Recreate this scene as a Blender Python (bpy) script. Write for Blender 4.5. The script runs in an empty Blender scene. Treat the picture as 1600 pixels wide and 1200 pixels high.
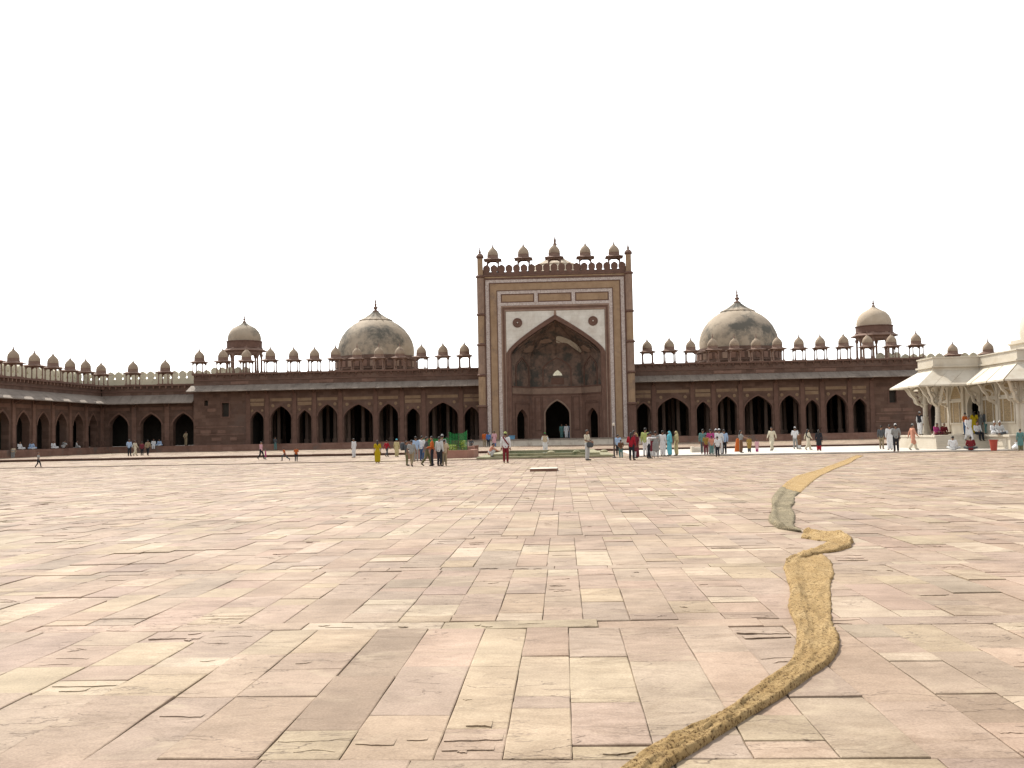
import bpy, bmesh, math, random
from mathutils import Vector, Matrix
import numpy as np
random.seed(7)
SC = bpy.context.scene
COL = SC.collection
RAD = math.radians

# ------------------------------------------------------------------ camera
FPX = 1580.0; EYE = 1.7
def cam_ray(px, py):
    return Vector(((px-800)/FPX, -(py-600)/FPX, -1.0)).normalized()
_y = cam_ray(880, 675.5); _h = cam_ray(1880, 656.0)
_u = _h.cross(_y).normalized()
if _u.y < 0: _u = -_u
_x = _y.cross(_u).normalized()
ROT = Matrix((_x, _y, _u))                     # camera space -> world
cam_d = bpy.data.cameras.new('camera'); cam = bpy.data.objects.new('camera', cam_d); COL.objects.link(cam)
cam_d.sensor_width = 36.0; cam_d.lens = FPX/1600*36.0; cam_d.clip_end = 3000; cam_d.clip_start = 0.1
cam.matrix_world = Matrix.Translation((0, 0, EYE)) @ ROT.to_4x4()
SC.camera = cam
# ------------------------------------------------------------------ world, sun, exposure
# shadows fall 0.72 m towards the camera and 0.45 m to the right per metre of height
SUN_FROM = Vector((-0.45, 0.72, 1.0)).normalized()
W = bpy.data.worlds.new('World'); SC.world = W; W.use_nodes = True
nt = W.node_tree; nt.nodes.clear()
sky = nt.nodes.new('ShaderNodeTexSky'); sky.sky_type = 'NISHITA'; sky.sun_disc = False
sky.sun_elevation = math.asin(SUN_FROM.z)
sky.sun_rotation = math.atan2(SUN_FROM.x, SUN_FROM.y)
sky.air_density = 1.2; sky.dust_density = 1.4; sky.ozone_density = 1.0; sky.altitude = 200
hs = nt.nodes.new('ShaderNodeHueSaturation'); hs.inputs['Saturation'].default_value = 0.12
bg = nt.nodes.new('ShaderNodeBackground'); bg.inputs['Strength'].default_value = 0.142
wo = nt.nodes.new('ShaderNodeOutputWorld')
nt.links.new(sky.outputs[0], hs.inputs['Color']); nt.links.new(hs.outputs[0], bg.inputs['Color']); nt.links.new(bg.outputs[0], wo.inputs['Surface'])
sd = bpy.data.lights.new('sun', 'SUN'); sd.energy = 2.9; sd.angle = RAD(0.6); sd.color = (1.0, 0.95, 0.86)
sun = bpy.data.objects.new('sun', sd); COL.objects.link(sun)
sun.rotation_euler = SUN_FROM.to_track_quat('Z', 'Y').to_euler()
SC.view_settings.view_transform = 'Standard'; SC.view_settings.look = 'None'
SC.view_settings.gamma = 1.0; SC.view_settings.exposure = 1.0
SC.view_settings.use_curve_mapping = False

# ------------------------------------------------------------------ pixel -> place
ORI = Vector((0, 0, EYE))
def on_ground(px, py, z=0.0):
    d = ROT @ cam_ray(px, py); return ORI + d*((z-EYE)/d.z)
def at_y(px, py, Y):
    d = ROT @ cam_ray(px, py); return ORI + d*(Y/d.y)
def at_x(px, py, X):
    d = ROT @ cam_ray(px, py); return ORI + d*(X/d.x)

# ------------------------------------------------------------------ mesh helpers
class MB:
    def __init__(s, tf=None): s.v = []; s.f = []; s.tf = tf or (lambda a, b, c: (a, b, c))
    def p(s, a, b, c): s.v.append(s.tf(a, b, c)); return len(s.v)-1
    def face(s, *pts): s.f.append([s.p(*q) for q in pts])
    def box(s, x0, x1, y0, y1, z0, z1):
        i = [s.p(x, y, z) for z in (z0, z1) for y in (y0, y1) for x in (x0, x1)]
        for q in ((0,2,3,1),(4,5,7,6),(0,1,5,4),(2,6,7,3),(0,4,6,2),(1,3,7,5)): s.f.append([i[k] for k in q])
        return s
    def prism(s, poly, d0, d1, axis='y'):
        """poly of (a,c) extruded along depth b (axis y), or (a,b) along z"""
        n = len(poly)
        if axis == 'y': A = [s.p(a, d0, c) for a, c in poly]; B = [s.p(a, d1, c) for a, c in poly]
        else: A = [s.p(a, b, d0) for a, b in poly]; B = [s.p(a, b, d1) for a, b in poly]
        s.f.append(A[::-1]); s.f.append(B)
        for k in range(n): s.f.append([A[k], A[(k+1) % n], B[(k+1) % n], B[k]])
        return s
    def lathe(s, cx, cy, prof, seg=16, ph=0.0, cap=True, sq=1.0):
        rings = []
        for r, z in prof:
            rings.append([s.p(cx+r*math.cos(ph+2*math.pi*k/seg), cy+r*math.sin(ph+2*math.pi*k/seg), z) for k in range(seg)])
        for a, b in zip(rings, rings[1:]):
            for k in range(seg): s.f.append([a[k], a[(k+1) % seg], b[(k+1) % seg], b[k]])
        if cap: s.f.append(rings[0][::-1]); s.f.append(rings[-1])
        return s
    def sweep(s, path, w, h):
        """rectangular bar along a path of (a,b,c) points; w across b, h in the path's plane (a,c)"""
        n = len(path); R = []
        for i, q in enumerate(path):
            a = Vector(path[max(0, i-1)]); b = Vector(path[min(n-1, i+1)]); t = (b-a).normalized()
            nn = Vector((-t.z, 0, t.x)).normalized() if abs(t.x)+abs(t.z) > 1e-6 else Vector((1, 0, 0))
            q = Vector(q); yy = Vector((0, w/2, 0))
            R.append([s.p(*(q+nn*h/2-yy)), s.p(*(q+nn*h/2+yy)), s.p(*(q-nn*h/2+yy)), s.p(*(q-nn*h/2-yy))])
        for a, b in zip(R, R[1:]):
            for k in range(4): s.f.append([a[k], a[(k+1) % 4], b[(k+1) % 4], b[k]])
        s.f.append(R[0][::-1]); s.f.append(R[-1]); return s
    def tube(s, path, radii, seg=8):
        R = []; n = len(path)
        for i, q in enumerate(path):
            t = (Vector(path[min(n-1, i+1)])-Vector(path[max(0, i-1)])).normalized()
            a = t.cross(Vector((0.3, 0.9, 0.31))).normalized(); b = t.cross(a)
            R.append([s.p(*(Vector(q)+(a*math.cos(2*math.pi*k/seg)+b*math.sin(2*math.pi*k/seg))*radii[i])) for k in range(seg)])
        for a, b in zip(R, R[1:]):
            for k in range(seg): s.f.append([a[k], a[(k+1) % seg], b[(k+1) % seg], b[k]])
        s.f.append(R[0][::-1]); s.f.append(R[-1]); return s
    def mesh(s, name, m=None, smooth=False, fix=True):
        me = bpy.data.meshes.new(name); me.from_pydata(s.v, [], s.f)
        if fix:
            bm = bmesh.new(); bm.from_mesh(me); bmesh.ops.recalc_face_normals(bm, faces=bm.faces); bm.to_mesh(me); bm.free()
        if smooth: me.shade_smooth() if smooth is True else me.set_sharp_from_angle(angle=RAD(smooth))
        if smooth and smooth is not True: 
            for p in me.polygons: p.use_smooth = True
        if m: me.materials.append(m)
        return me
    def build(s, name, m, parent=None, smooth=False, fix=True):
        return link(name, s.mesh(name, m, smooth, fix), parent)
def link(name, me, parent=None, local=False):
    o = bpy.data.objects.new(name, me); COL.objects.link(o)
    if parent is not None:
        o.parent = parent
        if not local: o.location = -world_loc(parent)
    return o
def world_loc(o):
    v = Vector(o.location)
    while o.parent: o = o.parent; v += Vector(o.location)
    return v
def tag(o, label=None, cat=None, group=None, kind=None):
    if label: o['label'] = label
    if cat: o['category'] = cat
    if group: o['group'] = group
    if kind: o['kind'] = kind
    return o
def empty(name, loc, label=None, cat=None, group=None):
    o = bpy.data.objects.new(name, None); COL.objects.link(o); o.location = loc; o.empty_display_size = 0.3
    return tag(o, label, cat, group)
def copy_tree(o, parent=None):
    c = o.copy(); COL.objects.link(c); c.parent = parent
    for ch in o.children: copy_tree(ch, c)
    return c
def fix_children(o):     # put a mesh part's sub-part at its parent's frame
    o.location = (0, 0, 0); return o

# ------------------------------------------------------------------ materials
def mat(name, c1, c2=None, scale=2.0, rough=0.85, bump=0.15, bscale=None, c3=None, s3=0.5, t3=(0.55, 0.7), stretch=(1, 1, 1), brick=None, spec=0.3, detail=6):
    m = bpy.data.materials.new(name); m.use_nodes = True; n = m.node_tree; L = n.links.new
    b = n.nodes['Principled BSDF']; b.inputs['Roughness'].default_value = rough; b.inputs['Specular IOR Level'].default_value = spec
    g = n.nodes.new('ShaderNodeNewGeometry'); mp = n.nodes.new('ShaderNodeMapping'); mp.inputs['Scale'].default_value = stretch
    L(g.outputs['Position'], mp.inputs['Vector'])
    nz = n.nodes.new('ShaderNodeTexNoise'); nz.inputs['Scale'].default_value = scale; nz.inputs['Detail'].default_value = detail; nz.inputs['Roughness'].default_value = 0.65
    L(mp.outputs[0], nz.inputs['Vector'])
    r = n.nodes.new('ShaderNodeValToRGB'); r.color_ramp.elements[0].position = 0.32; r.color_ramp.elements[1].position = 0.68
    r.color_ramp.elements[0].color = (*c1, 1); r.color_ramp.elements[1].color = (*(c2 or c1), 1)
    L(nz.outputs['Fac'], r.inputs['Fac']); out = r.outputs['Color']
    if brick:
        bw, bh, cm, amt = brick
        sx = n.nodes.new('ShaderNodeSeparateXYZ'); L(g.outputs['Position'], sx.inputs[0])
        ad = n.nodes.new('ShaderNodeMath'); ad.operation = 'ADD'; L(sx.outputs['X'], ad.inputs[0]); L(sx.outputs['Y'], ad.inputs[1])
        cx = n.nodes.new('ShaderNodeCombineXYZ'); L(ad.outputs[0], cx.inputs['X']); L(sx.outputs['Z'], cx.inputs['Y'])
        bt = n.nodes.new('ShaderNodeTexBrick'); bt.inputs['Scale'].default_value = 1.0; bt.inputs['Brick Width'].default_value = bw; bt.inputs['Row Height'].default_value = bh
        bt.inputs['Mortar Size'].default_value = 0.012; bt.inputs['Color1'].default_value = (1, 1, 1, 1); bt.inputs['Color2'].default_value = (*cm, 1); bt.inputs['Mortar'].default_value = (0.75, 0.72, 0.7, 1)
        L(cx.outputs[0], bt.inputs['Vector'])
        mx = n.nodes.new('ShaderNodeMix'); mx.data_type = 'RGBA'; mx.blend_type = 'MULTIPLY'; mx.inputs['Factor'].default_value = amt
        L(out, mx.inputs['A']); L(bt.outputs['Color'], mx.inputs['B']); out = mx.outputs['Result']
    if c3:
        n3 = n.nodes.new('ShaderNodeTexNoise'); n3.inputs['Scale'].default_value = s3; n3.inputs['Detail'].default_value = 5; n3.inputs['Roughness'].default_value = 0.7
        mp3 = n.nodes.new('ShaderNodeMapping'); mp3.inputs['Location'].default_value = (11.3, 4.2, 7.7); L(g.outputs['Position'], mp3.inputs['Vector']); L(mp3.outputs[0], n3.inputs['Vector'])
        r3 = n.nodes.new('ShaderNodeValToRGB'); r3.color_ramp.elements[0].position = t3[0]; r3.color_ramp.elements[1].position = t3[1]
        L(n3.outputs['Fac'], r3.inputs['Fac'])
        mx = n.nodes.new('ShaderNodeMix'); mx.data_type = 'RGBA'; L(r3.outputs['Color'], mx.inputs['Factor']); L(out, mx.inputs['A']); mx.inputs['B'].default_value = (*c3, 1)
        out = mx.outputs['Result']
    L(out, b.inputs['Base Color'])
    if bump:
        nb = n.nodes.new('ShaderNodeTexNoise'); nb.inputs['Scale'].default_value = bscale or scale*6; nb.inputs['Detail'].default_value = 5
        L(mp.outputs[0], nb.inputs['Vector'])
        bp = n.nodes.new('ShaderNodeBump'); bp.inputs['Strength'].default_value = bump; bp.inputs['Distance'].default_value = 0.05
        L(nb.outputs['Fac'], bp.inputs['Height']); L(bp.outputs[0], b.inputs['Normal'])
    return m
M = {}
M['red'] = mat('red_sandstone', (0.108, 0.061, 0.044), (0.158, 0.096, 0.069), 0.8, c3=(0.115, 0.075, 0.058), s3=0.35, t3=(0.5, 0.72), brick=(0.9, 0.42, (0.62, 0.58, 0.55), 0.9))
M['redtrim'] = mat('red_sandstone_trim', (0.106, 0.058, 0.042), (0.15, 0.084, 0.061), 1.5)
M['redlight'] = mat('red_sandstone_light', (0.155, 0.088, 0.064), (0.215, 0.128, 0.094), 1.0, c3=(0.12, 0.076, 0.06), s3=0.5, brick=(0.9, 0.42, (0.82, 0.78, 0.75), 0.7))
M['eave'] = mat('weathered_eave_stone', (0.168, 0.136, 0.110), (0.255, 0.212, 0.175), 0.9, c3=(0.12, 0.096, 0.078), s3=0.6, stretch=(1.5, 0.4, 0.4))
M['tan'] = mat('tan_sandstone', (0.25, 0.165, 0.098), (0.325, 0.222, 0.138), 1.2, c3=(0.20, 0.138, 0.098), s3=0.5)
M['tangrey'] = mat('grey_tan_sandstone', (0.20, 0.135, 0.10), (0.28, 0.19, 0.14), 1.2)
M['yellow'] = mat('yellow_sandstone', (0.19, 0.122, 0.073), (0.255, 0.175, 0.108), 1.2, c3=(0.14, 0.085, 0.06), s3=0.9)
M['inlay'] = mat('white_mosaic_inlay', (0.30, 0.23, 0.20), (0.56, 0.50, 0.46), 9.0, detail=3)
M['marble'] = mat('weathered_white_marble', (0.52, 0.49, 0.43), (0.64, 0.61, 0.55), 1.2, c3=(0.44, 0.38, 0.32), s3=1.1, t3=(0.5, 0.8), brick=(0.85, 0.4, (0.9, 0.88, 0.86), 0.6))
M['dome'] = mat('lime_plaster_dome', (0.30, 0.24, 0.175), (0.39, 0.32, 0.24), 0.6, c3=(0.115, 0.105, 0.085), s3=0.28, t3=(0.47, 0.62), bump=0.2)
M['domeplain'] = mat('lime_plaster_plain', (0.36, 0.285, 0.205), (0.45, 0.37, 0.28), 0.8, c3=(0.24, 0.20, 0.16), s3=0.5, t3=(0.58, 0.72))
M['kdome'] = mat('kiosk_dome_plaster', (0.25, 0.185, 0.13), (0.34, 0.265, 0.19), 1.0, c3=(0.17, 0.12, 0.09), s3=0.8)
M['kred'] = mat('kiosk_red_stone', (0.165, 0.10, 0.075), (0.23, 0.15, 0.113), 1.2)
M['pale'] = mat('pale_limewash', (0.44, 0.40, 0.29), (0.56, 0.51, 0.38), 0.9, c3=(0.30, 0.25, 0.17), s3=0.9, t3=(0.58, 0.75))
M['bounce_white'] = mat('light_bounce_white', (0.74, 0.74, 0.70), (0.80, 0.80, 0.77), 1.0)  # only for the surfaces added to bounce light into the lunette
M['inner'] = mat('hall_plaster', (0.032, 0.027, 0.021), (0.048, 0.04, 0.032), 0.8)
M['white'] = mat('tomb_marble', (0.45, 0.395, 0.31), (0.535, 0.485, 0.40), 0.9, rough=0.5, bump=0.08, c3=(0.37, 0.30, 0.215), s3=0.6, t3=(0.55, 0.8))
M['jali'] = None
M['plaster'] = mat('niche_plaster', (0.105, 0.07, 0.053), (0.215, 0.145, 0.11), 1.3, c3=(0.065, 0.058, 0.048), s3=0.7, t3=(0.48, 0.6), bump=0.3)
M['patch'] = mat('bare_plaster', (0.42, 0.36, 0.28), (0.52, 0.46, 0.37), 1.5)
M['plinth'] = mat('plinth_stone', (0.17, 0.09, 0.065), (0.26, 0.15, 0.11), 0.8, c3=(0.14, 0.11, 0.09), s3=0.5, brick=(1.2, 0.38, (0.8, 0.76, 0.72), 0.8))
M['dirt'] = mat('joint_dirt', (0.075, 0.058, 0.045), (0.12, 0.095, 0.075), 5.0)
M['moss'] = mat('mossy_stone', (0.17, 0.16, 0.085), (0.30, 0.27, 0.17), 1.4, c3=(0.09, 0.10, 0.045), s3=0.9)
M['palestone'] = mat('pale_step_stone', (0.46, 0.41, 0.34), (0.60, 0.54, 0.45), 1.0, c3=(0.36, 0.30, 0.24), s3=0.7)
M['brickred'] = mat('planter_red_stone', (0.26, 0.13, 0.095), (0.34, 0.18, 0.13), 1.5)

def jali_material():
    m = bpy.data.materials.new('marble_lattice'); m.use_nodes = True; n = m.node_tree; L = n.links.new; b = n.nodes['Principled BSDF']
    g = n.nodes.new('ShaderNodeNewGeometry'); v = n.nodes.new('ShaderNodeTexVoronoi'); v.feature = 'DISTANCE_TO_EDGE'; v.inputs['Scale'].default_value = 14; v.inputs['Randomness'].default_value = 0.25
    L(g.outputs['Position'], v.inputs['Vector'])
    r = n.nodes.new('ShaderNodeValToRGB'); r.color_ramp.elements[0].position = 0.10; r.color_ramp.elements[1].position = 0.16
    r.color_ramp.elements[0].color = (0.33, 0.235, 0.12, 1); r.color_ramp.elements[1].color = (0.10, 0.066, 0.032, 1)
    L(v.outputs['Distance'], r.inputs['Fac']); L(r.outputs['Color'], b.inputs['Base Color'])
    bp = n.nodes.new('ShaderNodeBump'); bp.invert = True; bp.inputs['Strength'].default_value = 0.8; bp.inputs['Distance'].default_value = 0.02
    L(r.outputs['Alpha'], bp.inputs['Height']); b.inputs['Roughness'].default_value = 0.6
    return m
M['jali'] = jali_material()

def slab_material(name, flakes=1.0):
    """sandstone paving: the slab's own tone comes with its mesh, grain, flaked layers and dirt are procedural"""
    m = bpy.data.materials.new(name); m.use_nodes = True; n = m.node_tree; L = n.links.new; b = n.nodes['Principled BSDF']
    b.inputs['Roughness'].default_value = 0.8; b.inputs['Specular IOR Level'].default_value = 0.25
    at = n.nodes.new('ShaderNodeAttribute'); at.attribute_name = 'tone'
    g = n.nodes.new('ShaderNodeNewGeometry')
    def noise(scale, st, detail=6, rough=0.6, loc=(0, 0, 0), dist=0.0):
        mp = n.nodes.new('ShaderNodeMapping'); mp.inputs['Scale'].default_value = st; mp.inputs['Location'].default_value = loc
        L(g.outputs['Position'], mp.inputs['Vector'])
        z = n.nodes.new('ShaderNodeTexNoise'); z.inputs['Scale'].default_value = scale; z.inputs['Detail'].default_value = detail; z.inputs['Roughness'].default_value = rough; z.inputs['Distortion'].default_value = dist
        L(mp.outputs[0], z.inputs['Vector']); return z.outputs['Fac']
    def math_(op, a, b_=None, clamp=False):
        k = n.nodes.new('ShaderNodeMath'); k.operation = op; k.use_clamp = clamp
        for i, q in enumerate((a, b_)):
            if q is None: continue
            if isinstance(q, (int, float)): k.inputs[i].default_value = q
            else: L(q, k.inputs[i])
        return k.outputs[0]
    def ramp(f, p0, p1, c0=(0, 0, 0), c1=(1, 1, 1)):
        r = n.nodes.new('ShaderNodeValToRGB'); r.color_ramp.elements[0].position = p0; r.color_ramp.elements[1].position = p1
        r.color_ramp.elements[0].color = (*c0, 1); r.color_ramp.elements[1].color = (*c1, 1); L(f, r.inputs['Fac']); return r.outputs['Color']
    def mix(blend, fac, a, b_):
        k = n.nodes.new('ShaderNodeMix'); k.data_type = 'RGBA'; k.blend_type = blend
        if isinstance(fac, (int, float)): k.inputs['Factor'].default_value = fac
        else: L(fac, k.inputs['Factor'])
        for nm, q in (('A', a), ('B', b_)):
            if isinstance(q, tuple): k.inputs[nm].default_value = (*q, 1)
            else: L(q, k.inputs[nm])
        return k.outputs['Result']
    cloud = noise(1.6, (1, 1, 1), 6, 0.65)
    stain = noise(0.45, (1, 1, 1), 6, 0.6, (7, 7, 7), 0.5)
    grain = noise(60, (1, 1, 1), 3, 0.7)
    col = mix('MULTIPLY', 1.0, at.outputs['Color'], ramp(cloud, 0.3, 0.75, (0.74, 0.71, 0.68), (1.10, 1.08, 1.06)))
    col = mix('MULTIPLY', 0.75, col, ramp(grain, 0.3, 0.7, (0.70, 0.67, 0.64), (1.16, 1.16, 1.16)))
    col = mix('MULTIPLY', 1.0, col, ramp(stain, 0.36, 0.62, (0.80, 0.77, 0.73), (1.06, 1.05, 1.03)))
    # pale dusty scuffs and yellowish bleeding
    col = mix('MIX', ramp(noise(2.3, (0.8, 1.3, 1), 6, 0.65, (3, 8, 1), 0.8), 0.56, 0.78, (0, 0, 0), (0.55, 0.55, 0.55)), col, (0.40, 0.325, 0.225))
    streak = noise(2.6, (0.85, 1.7, 1), 8, 0.75, (9, 2, 5), 1.2)
    col = mix('MULTIPLY', ramp(noise(0.7, (1, 1, 1), 3, 0.5, (2, 19, 4)), 0.35, 0.65, (0.25, 0.25, 0.25), (1, 1, 1)), col, ramp(streak, 0.36, 0.58, (0.74, 0.70, 0.655), (1.05, 1.05, 1.05)))
    # flaking sandstone: layers end in thin broken edges, mostly across the view
    f = noise(1.5, (0.75, 2.0, 1), 5, 0.55, (17, 3, 0), 0.25)
    mask = ramp(noise(0.9, (1, 1, 1), 3, 0.5, (5, 31, 2)), 0.46, 0.54)
    edge = math_('ABSOLUTE', math_('SUBTRACT', f, 0.53))
    line = math_('MULTIPLY', ramp(edge, 0.002, 0.010, (1, 1, 1), (0, 0, 0)), mask)
    f2 = noise(3.2, (0.6, 2.6, 1), 4, 0.5, (41, 13, 0), 0.2)
    line2 = math_('MULTIPLY', ramp(math_('ABSOLUTE', math_('SUBTRACT', f2, 0.60)), 0.003, 0.012, (1, 1, 1), (0, 0, 0)), ramp(noise(1.3, (1, 1, 1), 3, 0.5, (25, 1, 2)), 0.48, 0.56))
    ln = math_('MULTIPLY', math_('ADD', line, line2, True), 0.55*flakes)
    col = mix('MIX', ln, col, (0.13, 0.09, 0.065))
    L(col, b.inputs['Base Color'])
    step = math_('MULTIPLY', ramp(f, 0.525, 0.535), mask)
    h = math_('ADD', math_('MULTIPLY', step, 0.5), math_('MULTIPLY', math_('ADD', cloud, math_('MULTIPLY', grain, 0.18)), 0.35))
    bp = n.nodes.new('ShaderNodeBump'); bp.inputs['Strength'].default_value = 0.6; bp.inputs['Distance'].default_value = 0.03
    L(h, bp.inputs['Height']); L(bp.outputs[0], b.inputs['Normal'])
    return m
M['slab'] = slab_material('paving_sandstone')

# ================================================================== GROUND AND PAVING
EDGE_Y = 66.3          # low step across the court
RISER_Y = 85.5         # edge of the raised walk in front of the mosque
WALK_Z = 0.25
FLOOR_Z = 1.0
CX = -0.65             # axis of the mosque
ground = MB(); ground.face((-900, -300, -0.045), (900, -300, -0.045), (900, 1500, -0.045), (-900, 1500, -0.045))
ground = tag(ground.build('ground', M['dirt'], fix=False), 'dark earth bedding showing in the joints of the court paving', kind='structure')

TONES = {'pink': (0.350, 0.270, 0.215), 'rose': (0.330, 0.249, 0.196), 'cream': (0.375, 0.304, 0.222), 'pale': (0.42, 0.348, 0.275),
         'mauve': (0.325, 0.254, 0.208), 'brown': (0.265, 0.20, 0.153), 'grey': (0.305, 0.245, 0.194), 'sand': (0.352, 0.281, 0.206)}
def tone(kind=None):
    kind = kind or random.choices(list(TONES), (38, 16, 8, 9, 12, 2, 5, 12))[0]
    k = random.uniform(0.94, 1.06); return tuple(min(0.9, c*k*q*random.uniform(0.98, 1.02)) for c, q in zip(TONES[kind], (1.0, 1.0, 0.985)))
slab_list = []       # (x0,x1,y0,y1,tone)
def columns_between(xa, xb, known=()):
    xs = list(known) or [random.uniform(-0.3, 0.3)]
    while xs[0] > xa: xs.insert(0, xs[0]-random.uniform(0.37, 0.56))
    while xs[-1] < xb: xs.append(xs[-1]+random.uniform(0.37, 0.56))
    return xs
def fill_column(x0, x1, ya, yb):
    y = ya
    while y < yb-0.01:
        l = random.choice((0.3, 0.45, 0.6, 0.75, 0.9, 1.2, 1.5))*random.uniform(0.85, 1.15)
        if yb-(y+l) < 0.3: l = yb-y
        slab_list.append((x0, x1, y, y+l, tone())); y += l
def strip(ya, yb, xa, xb):
    x = xa
    while x < xb:
        l = random.uniform(0.6, 1.6); slab_list.append((x, x+l, ya, yb, tone())); x += l
half = lambda Y: 0.56*Y+1.6
near_cols = [-1.655, -1.22, -0.72, -0.355, 0.01, 0.45, 0.95, 1.39, 1.85, 2.32]
near_fix = {  # the slabs of the nearest full band, far edge to near edge (pixel rows), as they lie
    (-1.655, -1.22): ((980, 'brown'), (1055, 'brown'), (1139, 'cream'), (1186,)),
    (-1.22, -0.72): ((982, 'pink'), (1040, 'mauve'), (1117, 'sand'), (1186,)),
    (-0.72, -0.355): ((982, 'cream'), (1042, 'cream'), (1137, 'pink'), (1186,)),
    (-0.355, 0.01): ((980, 'rose'), (1006, 'rose'), (1025, 'cream'), (1088, 'mauve'), (1107, 'cream'), (1186,)),
    (0.01, 0.45): ((980, 'mauve'), (1027, 'cream'), (1097, 'mauve'), (1165, 'cream'), (1186,)),
    (0.45, 0.95): ((978, 'rose'), (1037, 'grey'), (1150, 'mauve'), (1186,)),
    (0.95, 1.39): ((977, 'pink'), (1024, 'pink'), (1120, 'sand'), (1158, 'pink'), (1184,)),
    (1.39, 1.85): ((976, 'mauve'), (1092, 'grey'), (1180,)),
    (1.85, 2.32): ((975, 'pink'), (1010, 'rose'), (1100, 'pink'), (1178,))}
bands = [(1.2, 5.02), (5.37, 8.93), (9.26, 12.71), (13.01, 16.49), (16.84, 21.8), (22.1, 28.5), (28.8, 39.5), (39.8, 53.0), (53.35, EDGE_Y-0.3)]
for bi, (ya, yb) in enumerate(bands):
    hw = half(yb)
    xs = columns_between(-hw, hw, near_cols if bi == 1 else (-1.55, -1.07, -0.65, -0.226, 0.145, 0.57, 1.0, 1.42, 1.9) if bi == 2 else ())
    for x0, x1 in zip(xs, xs[1:]):
        if bi == 1 and (x0, x1) in near_fix:
            rows = near_fix[(x0, x1)]; cxp = 880+300*(x0+x1)/2
            ys = [on_ground(cxp if False else 800, r[0]-(0 if True else 0)).y for r in rows]
            ys[0] = yb; ys[-1] = ya
            for k in range(len(rows)-1): slab_list.append((x0, x1, ys[k+1], ys[k], tone(rows[k][1])))
        else: fill_column(x0, x1, ya, yb)
    nxt = bands[bi+1][0] if bi+1 < len(bands) else EDGE_Y
    strip(yb, nxt, -half(nxt), half(nxt))
def slab_geo(x0, x1, y0, y1, gap):
    """a flagstone with slightly broken outline, worn rim and uneven level"""
    g = gap; dz = random.gauss(0, 0.0028); tx = random.gauss(0, 0.0025); ty = random.gauss(0, 0.0035)
    cx, cy = (x0+x1)/2, (y0+y1)/2
    out = []
    L = [(x0+g, y0+g), (x1-g, y0+g), (x1-g, y1-g), (x0+g, y1-g)]
    for (ax, ay), (bx, by) in zip(L, L[1:]+L[:1]):
        nn = 3
        for k in range(nn):
            t = k/nn; j = 0.0 if k == 0 else 0.004
            out.append((ax+(bx-ax)*t+random.uniform(-j, j), ay+(by-ay)*t+random.uniform(-j, j)))
    lev = lambda x, y: dz+tx*(x-cx)/0.5+ty*(y-cy)/0.5
    top = [(cx+(x-cx)*(1-0.007/max(0.1, (x1-x0)/2)), cy+(y-cy)*(1-0.007/max(0.1, (y1-y0)/2)), lev(x, y)) for x, y in out]
    rim = [(x, y, lev(x, y)-random.uniform(0.002, 0.005)) for x, y in out]
    bot = [(x, y, -0.06) for x, y in out]
    return top, rim, bot
def slab_mesh(items, name, simple=False):
    v = []; f = []; cols = []
    for (x0, x1, y0, y1, t) in items:
        b = len(v)
        if simple:
            g = 0.003+0.0001*y0; z = random.gauss(0, 0.003)
            q = [(x0+g, y0+g), (x1-g, y0+g), (x1-g, y1-g), (x0+g, y1-g)]
            v += [(x, y, z+random.gauss(0, 0.002)) for x, y in q]+[(x, y, -0.06) for x, y in q]
            F = [[0, 1, 2, 3]]+[[k, k+4, (k+1) % 4+4, (k+1) % 4] for k in range(4)]
        else:
            top, rim, bot = slab_geo(x0, x1, y0, y1, 0.003); v += top+rim+bot; n = len(top)
            F = [list(range(n))]+[[k, n+k, n+(k+1) % n, (k+1) % n] for k in range(n)]+[[n+k, 2*n+k, 2*n+(k+1) % n, n+(k+1) % n] for k in range(n)]
        for q in F: f.append([b+k for k in q]); cols += [(*t, 1.0)]*len(q)
    me = bpy.data.meshes.new(name); me.from_pydata(v, [], f)
    a = me.color_attributes.new('tone', 'FLOAT_COLOR', 'CORNER'); a.data.foreach_set('color', np.array(cols, dtype=np.float32).ravel())
    me.materials.append(M['slab']); return me
in_view = lambda s: abs((s[0]+s[1])/2+0.05*s[2]) < 0.5*s[3]+0.3 and s[3] > 5.0
court = MB(); court.box(-60, 60, -30, EDGE_Y+0.5, -0.35, -0.022)
court = tag(court.build('courtyard', mat('joint_fill', (0.13, 0.10, 0.074), (0.25, 0.195, 0.145), 3.0)), 'pink and cream sandstone flagged courtyard running up to the mosque', kind='structure')
slab_list.sort(key=lambda s: (0 if in_view(s) else 1, s[2]))
for s in slab_list[:300]: link('paving_slab', slab_mesh([s], 'paving_slab'), court)
tag(link('far_paving_slabs', slab_mesh([s for s in slab_list[300:]], 'far_paving_slabs', True), court), kind='stuff')
vis = [s_ for s_ in slab_list if in_view(s_) and s_[2] < 34 and random.random() < 0.30]
fv, ff, fc = [], [], []
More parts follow.
